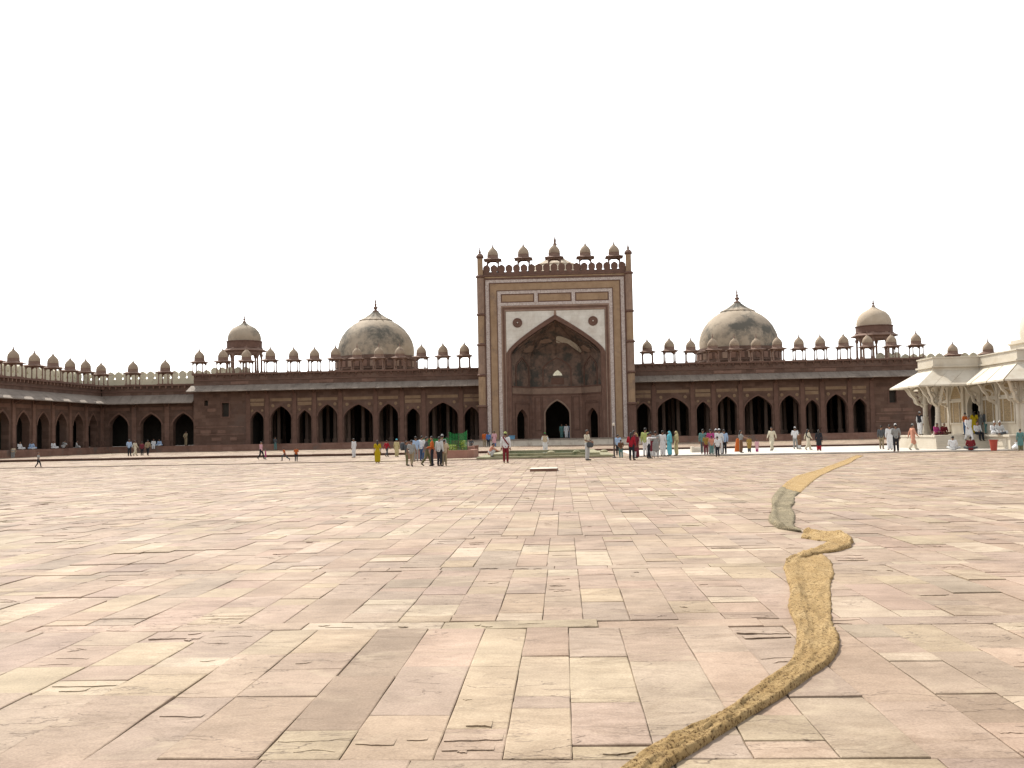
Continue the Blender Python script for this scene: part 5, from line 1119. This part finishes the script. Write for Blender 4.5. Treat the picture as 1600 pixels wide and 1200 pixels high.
def make_trousers(J, loose):
    B = Blob()
    for x in (-0.06, 0.06): B.limb(J['pel']+Vector((x, 0, 0.06)), 0.108, J['pel']+Vector((x, 0, -0.03)), 0.112)
    for n in 'lr':
        B.limb(J['hip'+n], 0.098+loose*0.5, J['kn'+n], 0.070+loose); B.limb(J['kn'+n], 0.070+loose, J['an'+n]+(J['kn'+n]-J['an'+n])*0.06, 0.055+loose)
    return B.mesh('trousers', 0.016, 0.3)
def make_skirt(J, hem, r, top=0.10):
    """cloth hanging from the waist round both legs; hem 0 = knee, 1 = ankle"""
    B = Blob(); w = J['pel']+Vector((0, 0, top))
    for k in range(5):
        t = k/4; kn = J['knl'].lerp(J['knr'], t); an = J['anl'].lerp(J['anr'], t)+Vector((0, 0, 0.06)); hp = J['hipl'].lerp(J['hipr'], t)
        B.limb(w.lerp(hp, 0.4), 0.112, hp, 0.118); B.limb(hp, 0.118, kn, 0.10+r)
        if hem > 0: B.limb(kn, 0.10+r, kn.lerp(an, hem), 0.085+r)
    return B.mesh('skirt', 0.018, 0.3)
def make_hair(J, kind):
    B = Blob(); h = J['head']
    B.ball(h+Vector((0, 0.018, 0.028)), (0.083, 0.095, 0.103)); B.ball(h+Vector((0, -0.045, 0.085)), (0.062, 0.04, 0.03))
    if kind == 'long': B.limb(h+Vector((0, 0.06, 0)), 0.07, h+Vector((0, 0.10, -0.16)), 0.06); B.limb(h+Vector((0, 0.10, -0.16)), 0.06, h+Vector((0, 0.12, -0.33)), 0.03)
    return B.mesh('hair', 0.012, 0.3)
def make_cap(J):
    B = Blob(); h = J['head']; B.limb(h+Vector((0, 0.01, 0.055)), 0.087, h+Vector((0, 0.012, 0.095)), 0.074); return B.mesh('cap', 0.012, 0.3)
def make_turban(J):
    B = Blob(); h = J['head']
    for k in range(10): t = k*0.628; B.ball(h+Vector((0.06*math.cos(t), 0.02+0.065*math.sin(t), 0.07+0.012*math.sin(2*t))), 0.042)
    B.ball(h+Vector((0, 0.02, 0.09)), 0.075); return B.mesh('headscarf', 0.012, 0.3)
def make_veil(J):
    B = Blob(); h = J['head']; B.ball(h+Vector((0, 0.03, 0.02)), (0.098, 0.10, 0.115)); B.limb(h+Vector((0, 0.06, -0.02)), 0.088, J['neck']+Vector((0, 0.07, -0.02)), 0.10)
    for n in 'lr':
        B.limb(J['neck']+Vector((0, 0.05, -0.02)), 0.085, J['sh'+n], 0.082); B.limb(J['sh'+n], 0.08, J['el'+n], 0.075)
    for x in (-0.12, -0.04, 0.04, 0.12): B.limb(J['neck']+Vector((x*0.8, 0.08, -0.05)), 0.06, J['pel']+Vector((x, 0.13, 0.02)), 0.05)
    return B.mesh('veil', 0.016, 0.3)
def make_drape(J):
    """end of a sari or a sash from the left shoulder across to the right hip, front and back"""
    B = Blob(); a, c = J['shl']+Vector((-0.06, 0, 0.05)), J['hipr']+Vector((-0.06, 0, 0.12)); pts = []
    for k in range(7): t = k/6; p = a.lerp(c, t); pts.append((p+Vector((0, -0.135*math.sin(math.pi*(0.15+0.7*t)), 0)), p+Vector((0, 0.135*math.sin(math.pi*(0.15+0.7*t)), 0))))
    for f in (0, 1):
        for p, q in zip(pts, pts[1:]): B.limb(p[f], 0.04, q[f], 0.04, 8)
    return B.mesh('sash', 0.016, 0.35)
def make_waistcoat(J):
    B = Blob(); torso(B, J, 0.022, 0.02); return B.mesh('waistcoat', 0.016, 0.3)
def make_shoe(J, n):
    B = Blob(); B.limb(J['an'+n]-Vector((0, 0.0, 0.035)), 0.045, J['to'+n], 0.036); return B.mesh('shoe', 0.014, 0.35)
_mesh = {}
def part_mesh(key, fn):
    if key not in _mesh: _mesh[key] = fn()
    return _mesh[key]
_poses = {}; _cm = {}
def cloth(c, kind='cloth'):
    c = tuple(round(x, 3) for x in c)
    if c not in _cm: _cm[c] = mat(kind, tuple(x*0.85 for x in c), tuple(min(0.9, x*1.1) for x in c), 9.0, rough=0.9, bump=0.25, bscale=14, spec=0.1)
    return _cm[c]
CC = dict(white=(0.56, 0.56, 0.56), cream=(0.50, 0.45, 0.34), black=(0.022, 0.023, 0.028), grey=(0.24, 0.24, 0.23), lgrey=(0.42, 0.42, 0.41), khaki=(0.24, 0.19, 0.12), red=(0.27, 0.015, 0.025), darkred=(0.15, 0.02, 0.025), orange=(0.38, 0.09, 0.02), yellow=(0.36, 0.26, 0.01), lime=(0.33, 0.37, 0.13), blue=(0.06, 0.14, 0.33), lblue=(0.30, 0.40, 0.55), jeans=(0.05, 0.09, 0.17), cyan=(0.12, 0.42, 0.50), pink=(0.52, 0.30, 0.33), magenta=(0.34, 0.05, 0.16), maroon=(0.14, 0.03, 0.04), brown=(0.13, 0.07, 0.04), olive=(0.14, 0.13, 0.07), teal=(0.10, 0.20, 0.19), salmon=(0.46, 0.22, 0.15), beige=(0.42, 0.33, 0.23), green=(0.05, 0.20, 0.04), pyellow=(0.42, 0.36, 0.19), dgrey=(0.07, 0.075, 0.08), mustard=(0.27, 0.18, 0.05))
SKIN = [mat('skin', (0.17+0.03*k, 0.085+0.02*k, 0.05+0.014*k), (0.20+0.03*k, 0.105+0.02*k, 0.065+0.014*k), 5, rough=0.6, bump=0) for k in range(3)]
HAIRM = mat('dark_hair', (0.012, 0.010, 0.009), (0.022, 0.018, 0.016), 20, rough=0.6); HAIRL = mat('fair_hair', (0.33, 0.22, 0.09), (0.42, 0.29, 0.13), 20, rough=0.6); SHOEM = mat('shoe_leather', (0.03, 0.025, 0.02), (0.05, 0.04, 0.03), 8, rough=0.6)
def person(px, fy, ty, z, pz, head, top, bottom, label, kind='shirt', hat=None, hatc=None, hair='short', sleeve=1, extra=(), size=None, on=None, fair=False):
    J = _poses.setdefault(pz, pose(pz))
    P = on_ground(px, fy, z) if on is None else at_y(px, fy, on); P.z = z
    s = size/1.70 if size else ((fy-ty)/FPX*P.y)/({'bow': 1.32, 'run': 1.66}.get(pz, 1.70))
    o = empty('person', P, label, 'person'); o.rotation_euler.z = RAD(head); o.scale = (s, s, s)
    child = s < 0.80
    def add(name, key, fn, m):
        c = link(name, part_mesh((pz,)+key, fn), o, True); c.material_slots[0].link = 'OBJECT'; c.material_slots[0].material = m; return c
    add('body', ('body',), lambda: make_body(J), random.choice(SKIN))
    if kind in ('shirt', 'kurta', 'shalwar'):
        add('shirt' if kind == 'shirt' else 'tunic', ('shirt', sleeve), lambda: make_shirt(J, sleeve, 0.04), cloth(CC[top]))
        add('trousers', ('trs', kind != 'shirt'), lambda: make_trousers(J, 0.03 if kind != 'shirt' else 0.008), cloth(CC[bottom]))
    if kind in ('kurta', 'shalwar'): add('tunic_skirt', ('sk0', 0), lambda: make_skirt(J, 0.12, 0.02), cloth(CC[top]))
    if kind == 'sari':
        add('blouse', ('shirt', 0), lambda: make_shirt(J, 0, 0.04), cloth(CC[top])); add('skirt', ('sk1', 1), lambda: make_skirt(J, 0.93, 0.035), cloth(CC[bottom]))
        add('shawl', ('drape',), lambda: make_drape(J), cloth(CC[top]))
    if pz not in ('cross',) : add('shoe', ('shoe', 'l'), lambda: make_shoe(J, 'l'), SHOEM); add('shoe', ('shoe', 'r'), lambda: make_shoe(J, 'r'), SHOEM)
    if hat != 'veil': add('hair', ('hair', hair), lambda: make_hair(J, hair), HAIRL if fair else HAIRM)
    if hat == 'cap': add('cap', ('cap',), lambda: make_cap(J), cloth(CC[hatc or 'white']))
    if hat == 'scarf': add('headscarf', ('scarf',), lambda: make_turban(J), cloth(CC[hatc]))
    if hat == 'veil': add('veil', ('veil',), lambda: make_veil(J), cloth(CC[hatc or top]))
    for e, c in extra:
        if e == 'sash': add('sash', ('drape',), lambda: make_drape(J), cloth(CC[c]))
        if e == 'vest': add('waistcoat', ('vest',), lambda: make_waistcoat(J), cloth(CC[c]))
    return o
IC, MP, PD = 0.055, 0.095, 1.0        # inner court, marble pavement, podium / plinth top
# left side
person(60, 731, 707, 0.0, 'walk', 100, 'grey', 'black', 'boy in a grey shirt and black trousers striding alone at the far left', sleeve=0)
person(20, 718.5, 709, IC, 'bow', 200, 'beige', 'grey', 'person in pale clothes bending down at the left edge', size=1.55)
person(202, 712.8, 686, WALK_Z, 'bent', 175, 'lblue', 'black', 'man in pale blue shirt and black trousers, leftmost of four before the corner arches')
person(211, 712.6, 688, WALK_Z, 'walk', 150, 'cream', 'cream', 'person in a cream tunic and trousers second of four walking before the corner arches', 'kurta')
person(222, 712.2, 690, WALK_Z, 'stand', 200, 'maroon', 'black', 'boy in a maroon shirt with a white cloth at the waist before the corner arches', extra=())
person(231, 712, 687, WALK_Z, 'walk', 190, 'khaki', 'black', 'man in a khaki shirt and dark trousers, rightmost of four before the corner arches')
person(240, 697, 0, PD, 'ledge', 20, 'white', 'white', 'person all in white sitting on the ledge under the second corner arch', 'kurta', size=1.62, on=119.3)
person(249, 696.5, 0, PD, 'cross', 10, 'lblue', 'white', 'person in light blue sitting cross-legged beside the pier of the corner arches', 'kurta', size=1.6, on=120.0)
person(290.5, 703, 680, 0.98, 'behind', 160, 'khaki', 'khaki', 'man in khaki standing under the third corner arch', size=1.75, on=119.6)
person(62, 0, 0, PD, 'cross', 60, 'white', 'white', 'person in white seated in the left arcade, nearest the pier', 'kurta', size=1.6).location = (LX+1.2, 107.1, 1.0)
person(70, 0, 0, PD, 'squat', 90, 'grey', 'white', 'person in grey squatting beside the one in white in the left arcade', size=1.6).location = (LX+1.4, 108.9, 1.0)
person(39, 0, 0, PD, 'cross', 40, 'lblue', 'white', 'person in light blue seated under an arch of the left arcade', 'kurta', size=1.6).location = (LX+1.0, 103.0, 1.0)
person(101, 0, 0, PD, 'cross', 120, 'lgrey', 'white', 'person in light grey seated low in the fourth arch of the left arcade', 'kurta', size=1.6).location = (LX+1.1, 112.5, 1.0)
person(5, 0, 0, PD, 'cross', 70, 'white', 'lgrey', 'person in white seated at the very left edge in the arcade', 'kurta', size=1.6).location = (LX+1.3, 100.1, 1.0)
person(408, 718, 690, IC, 'walk', 80, 'pink', 'black', 'man in a pale pink shirt and black trousers walking beside a small child')
person(415, 718, 702, IC, 'stand', 100, 'magenta', 'grey', 'small child in a magenta top beside the man in pale pink', 'shalwar')
person(430, 702, 0, WALK_Z, 'bent', 150, 'dgrey', 'teal', 'person in dark grey standing in the shade of a left wing arch', size=1.6, on=117.6)
person(445, 722, 699.5, IC, 'run', -90, 'orange', 'dgrey', 'boy in an orange shirt running to the left with an arm stretched out', sleeve=0)
person(463, 721, 698.5, IC, 'bent', 20, 'orange', 'black', 'boy in an orange shirt standing still behind the running boy', sleeve=0)
person(553, 715, 685, IC, 'stand', -120, 'white', 'white', 'man in a white tunic and trousers standing alone', 'kurta')
person(590, 723.5, 688, 0.0, 'stand', 190, 'yellow', 'yellow', 'woman wrapped in a bright yellow sari', 'sari', hair='long')
person(604.5, 714, 688, IC, 'walk', 150, 'red', 'dgrey', 'man in a red shirt and dark grey trousers behind the yellow sari')
person(620, 714, 686, IC, 'stand', 170, 'pyellow', 'pyellow', 'woman in a pale yellow dress with a blue headscarf', 'shalwar', hat='scarf', hatc='cyan')
# group of students
person(635.5, 727.5, 689, 0.0, 'bent', 80, 'dgrey', 'olive', 'boy in a dark shirt at the left rear of the student group')
person(643.5, 729.3, 687.5, 0.0, 'walk', 170, 'grey', 'khaki', 'boy in a grey shirt and khaki trousers at the left front of the student group', sleeve=0)
person(650, 721.5, 682, IC, 'stand', 200, 'lblue', 'grey', 'tall student in a light blue shirt behind the group')
person(659.5, 721, 681, IC, 'hold', 150, 'white', 'jeans', 'student in a white shirt and blue jeans in the middle of the group')
person(667, 728, 682.5, 0.0, 'walk', 100, 'dgrey', 'olive', 'student in a dark shirt stepping forward in the middle of the group', sleeve=0)
person(675.5, 728.3, 681.7, 0.0, 'hold', -80, 'orange', 'black', 'student in an orange shirt and black trousers')
person(687, 728.3, 682.3, 0.0, 'stand', 150, 'lgrey', 'black', 'man in a loose light grey shirt and black trousers at the right of the group')
person(694.5, 728, 686.5, 0.0, 'bent', 200, 'beige', 'khaki', 'boy in beige at the right end of the student group', sleeve=0)
person(691.5, 722, 679.5, IC, 'stand', 180, 'grey', 'dgrey', 'man with a pale cap looking over the planter', hat='cap', hatc='lgrey')
bp_ = on_ground(633.2, 727.5); b = MB(); b.lathe(0, 0, [(0.10, 0.0), (0.17, 0.05), (0.18, 0.25), (0.15, 0.40), (0.06, 0.45)], 10); o_ = b.build('backpack', cloth(CC['dgrey']), smooth=40); o_.location = (bp_.x-0.14, bp_.y, 0.86); o_.scale = (0.8, 0.9, 1.0); tag(o_, 'dark backpack worn by the boy at the left rear of the student group', 'backpack')
# around the portal and tank
person(735.5, 697, 682, WALK_Z, 'squat', 30, 'dgrey', 'grey', 'person in dark clothes crouching in the shade left of the portal step', size=1.65, on=113.5)
person(757.5, 699, 678, WALK_Z, 'stand', 170, 'orange', 'khaki', 'person in an orange red shirt, left of three standing at the portal step', size=1.7, on=111.5)
person(763.5, 699, 679, WALK_Z, 'stand', 190, 'blue', 'black', 'person in a blue shirt and black trousers, middle of three at the portal step', size=1.62, on=110.8)
person(772.5, 699, 676, WALK_Z, 'bent', 200, 'pink', 'blue', 'person in pink above and blue below, right of three at the portal step', 'shalwar', size=1.72, on=111.2)
person(767.5, 713.8, 0, 0.17, 'squat', 100, 'salmon', 'lgrey', 'person crouching on the mossy step at the left end of the tank', size=1.6, on=66.95)
person(790.5, 723.3, 675.5, 0.0, 'stand', 178, 'white', 'darkred', 'man seen from behind in white shirt, dark red trousers, red sash and lime cap', hat='scarf', hatc='lime', extra=(('sash', 'darkred'),))
person(852, 708.5, 679, IC, 'bent', 178, 'white', 'white', 'man seen from behind in a white tunic with beige waistcoat and green cap', 'kurta', hat='cap', hatc='green', extra=(('vest', 'beige'),), size=1.62, on=83.2)
person(863, 0, 0, 1.0, 'stand', 10, 'teal', 'teal', 'dim figure in blue grey just inside the portal doorway', 'kurta', size=1.7, on=122.6)
person(870, 0, 0, 1.0, 'stand', 0, 'white', 'white', 'person in a long white robe in the portal doorway', 'kurta', size=1.7, on=121.9)
person(876.5, 0, 0, 1.0, 'bent', 0, 'lblue', 'lblue', 'person in light blue at the right side of the portal doorway', 'kurta', size=1.7, on=122.2)
person(918, 719.5, 672, 0.0, 'hold', 60, 'cream', 'lgrey', 'man in a cream shirt and pale trousers holding a dark bag at his waist', sleeve=0)
hb = on_ground(918, 719.5); b = MB(); b.lathe(0, 0, [(0.08, -0.16), (0.17, -0.10), (0.19, 0.06), (0.14, 0.16), (0.05, 0.18)], 10); o_ = b.build('shoulder_bag', cloth(CC['dgrey']), smooth=40); o_.location = (hb.x+0.16, hb.y-0.16, 0.92); o_.scale = (1.15, 0.7, 1.0); tag(o_, 'dark bag held at the waist of the man in cream', 'bag')
# right of the tank
person(966, 712, 679, IC, 'stand', 170, 'lblue', 'black', 'man in a white blue shirt behind the boy by the pole')
person(970.5, 716, 687, MP, 'behind', 175, 'brown', 'teal', 'boy in a brownish top standing by the pole', sleeve=0)
person(987, 719.3, 676, 0.0, 'bent', 150, 'red', 'black', 'woman in a bright red top and black trousers', hair='long')
person(991.5, 716, 673, MP, 'stand', 100, 'maroon', 'white', 'dark haired person half hidden behind the woman in red', 'shalwar', hair='long')
person(995, 715.5, 677, MP, 'stand', -60, 'maroon', 'maroon', 'fair haired woman in a dark red dress', 'sari', hair='long', fair=True)
person(1009, 713, 669, MP, 'stand', 150, 'lime', 'white', 'tall man in a lime yellow shirt', hair='short')
person(1014, 716.5, 677, MP, 'point', 95, 'white', 'black', 'man in a white shirt and black trousers stretching his arm to the right')
person(1017.5, 714, 675, MP, 'stand', 180, 'maroon', 'white', 'person in maroon behind the man stretching his arm', 'shalwar')
person(1025, 715, 674, MP, 'bent', 175, 'grey', 'lgrey', 'person in a grey green tunic turned away beside the man stretching his arm', 'kurta')
person(1036, 712.5, 673, MP, 'stand', 150, 'white', 'white', 'person in white tunic and trousers beside the cyan sari', 'kurta')
person(1046.5, 712.3, 674, MP, 'hold', -120, 'cyan', 'cyan', 'woman in a turquoise sari with her head covered', 'sari', hat='veil', hatc='cyan')
person(1057, 712, 674, MP, 'stand', -90, 'pyellow', 'pyellow', 'woman in a cream yellow sari with her head covered', 'sari', hat='veil', hatc='pyellow')
# crowd on the marble pavement
person(1099, 709.5, 671, MP, 'stand', 170, 'teal', 'dgrey', 'man in teal at the left of the family crowd')
person(1103.5, 710.5, 679, MP, 'stand', 180, 'mustard', 'maroon', 'boy in a mustard shirt in front of the man in teal', sleeve=0)
person(1111, 709.5, 671, MP, 'stand', 180, 'magenta', 'grey', 'person in a pink magenta shirt in the middle of the family crowd')
person(1112.5, 710.7, 681, MP, 'stand', 175, 'salmon', 'teal', 'child in a salmon shirt in front of the magenta shirt', sleeve=0)
person(1119.5, 709, 671.3, MP, 'stand', 190, 'lgrey', 'lgrey', 'man in pale grey with a white cap half hidden in the family crowd', 'kurta', hat='cap')
person(1124.5, 709.8, 671, MP, 'bent', 165, 'white', 'white', 'man in a long white tunic and white cap in the family crowd', 'kurta', hat='cap')
person(1132, 709.5, 671.5, MP, 'stand', 190, 'lblue', 'black', 'man in a grey blue shirt at the right of the family crowd')
person(1121.5, 714, 682, 0.02, 'stand', 185, 'white', 'black', 'boy in a white shirt and black trousers nearest in the family crowd', sleeve=0)
person(1158, 707.5, 673, MP, 'reach', 90, 'grey', 'brown', 'woman in a grey top reaching to the right towards two children', 'sari', hair='long')
b = MB(); q = on_ground(1153, 706, MP); b.lathe(q.x, q.y, [(0.24, MP+0.02), (0.20, MP+0.3), (0.11, MP+0.85), (0.04, MP+0.95)], 9); tag(b.build('orange_cloth', cloth(CC['orange']), smooth=60), 'bright orange cloth hanging beside the woman in grey', 'cloth')
person(1171, 706.5, 682, MP, 'stand', 150, 'mustard', 'dgrey', 'small child in a mustard top between the woman and the child in pink', 'shalwar')
person(1183, 706.5, 687, MP, 'stand', 170, 'pink', 'magenta', 'smallest child in a pink dress right of the reaching woman', 'shalwar')
person(1206.5, 704.5, 668, MP, 'walk', -40, 'cream', 'cream', 'man in a cream tunic and trousers walking alone on the bright pavement', 'kurta')
person(1243, 701.5, 668, MP, 'bent', 150, 'white', 'grey', 'man in a white shirt and white cap beside a child in brown', hat='cap')
person(1249.5, 702, 676, MP, 'stand', 120, 'brown', 'lgrey', 'child in brown beside the man in a white cap', 'kurta')
person(1263, 703.5, 671, MP, 'walk', 110, 'cream', 'cream', 'woman in a cream dress with a dark scarf walking right', 'shalwar', hair='long', extra=(('sash', 'black'),))
person(1280, 704.5, 672, MP, 'stand', 160, 'black', 'red', 'woman in a black tunic over red trousers', 'shalwar', hair='long')
person(1345.5, 0, 0, 1.0, 'stand', 0, 'lblue', 'grey', 'person in pale blue inside the last arch of the right wing', size=1.6, on=121.2)
# by the tomb
person(1378, 701.5, 666, MP, 'stand', 150, 'dgrey', 'khaki', 'man in a dark jacket and khaki trousers left of the tomb steps')
person(1391, 703, 664.5, MP, 'stand', 170, 'white', 'white', 'man in a long white tunic between the dark jacket and the grey shirt', 'kurta')
person(1400.5, 706, 663.5, MP, 'bent', 175, 'grey', 'black', 'man in a grey shirt, black trousers and white cap before the tomb steps', hat='cap')
person(1411.5, 0, 0, 1.0, 'stand', 120, 'white', 'white', 'man in a black waistcoat standing on the podium left of the porch', 'kurta', hat='cap', hatc='white', extra=(('vest', 'black'),), size=1.68, on=74.6)
person(1427, 703.5, 663.5, MP, 'walk', 100, 'salmon', 'cream', 'man in a striped reddish waistcoat and cream trousers passing the steps', 'kurta', hat='cap', hatc='grey', extra=(('vest', 'salmon'),))
person(1436, 0, 0, 1.0, 'cross', 30, 'magenta', 'maroon', 'person in magenta seated on the podium by the porch column', size=1.6, on=71.6)
person(1442, 0, 0, 1.0, 'cross', -10, 'brown', 'white', 'man with a white cap seated between the porch columns', hat='cap', size=1.65, on=73.2)
person(1448, 0, 0, 1.0, 'cross', 0, 'darkred', 'brown', 'person in dark red seated against the near porch column', size=1.55, on=72.3)
person(1481, 0, 0, 1.0, 'bent', 200, 'orange', 'jeans', 'boy in an orange shirt standing in the porch', sleeve=0, size=1.5, on=70.2)
person(1495, 0, 0, 1.0, 'stand', 150, 'yellow', 'yellow', 'woman in a yellow sari standing by the tomb doorway', 'sari', hair='long', size=1.6, on=71.9)
person(1502, 0, 0, 1.0, 'stand', 170, 'grey', 'teal', 'figure in grey green beside the yellow sari', 'shalwar', hair='long', size=1.62, on=72.0)
person(1513.5, 0, 0, 1.0, 'stand', 120, 'dgrey', 'teal', 'dark clothed person standing in the tomb doorway', size=1.65, on=71.7)
person(1499, 0, 0, 1.0, 'ledge', 10, 'white', 'black', 'man in a white shirt seated on the podium edge below the yellow sari', size=1.65, on=69.45)
person(1524, 0, 0, 1.0, 'cross', 20, 'white', 'white', 'man in white with a white cap, left of two seated on the near podium', 'kurta', hat='cap', size=1.65, on=66.9)
person(1533, 0, 0, 1.0, 'cross', -10, 'lgrey', 'dgrey', 'man in grey with a white cap, right of two seated on the near podium', 'kurta', hat='cap', size=1.65, on=66.7)
person(1514.5, 692, 664, 0.60, 'walk', 10, 'white', 'white', 'man in a white tunic stepping down the tomb steps', 'kurta', size=1.66, on=68.75)
person(1489, 703, 0, MP, 'cross', 150, 'white', 'lgrey', 'man in a white shirt sitting on the ground before the tomb steps', size=1.7)
person(1517, 703, 0, MP, 'cross', 160, 'darkred', 'dgrey', 'person in a dark red shirt sitting on the ground before the tomb steps', size=1.65)
person(1592, 0, 0, 1.0, 'cross', 10, 'white', 'white', 'man in white seated on the podium at the right edge', 'kurta', size=1.7, on=66.1)
person(1595, 704.5, 671, MP, 'stand', 170, 'teal', 'olive', 'person in a green tunic standing at the right edge below the podium', 'kurta')
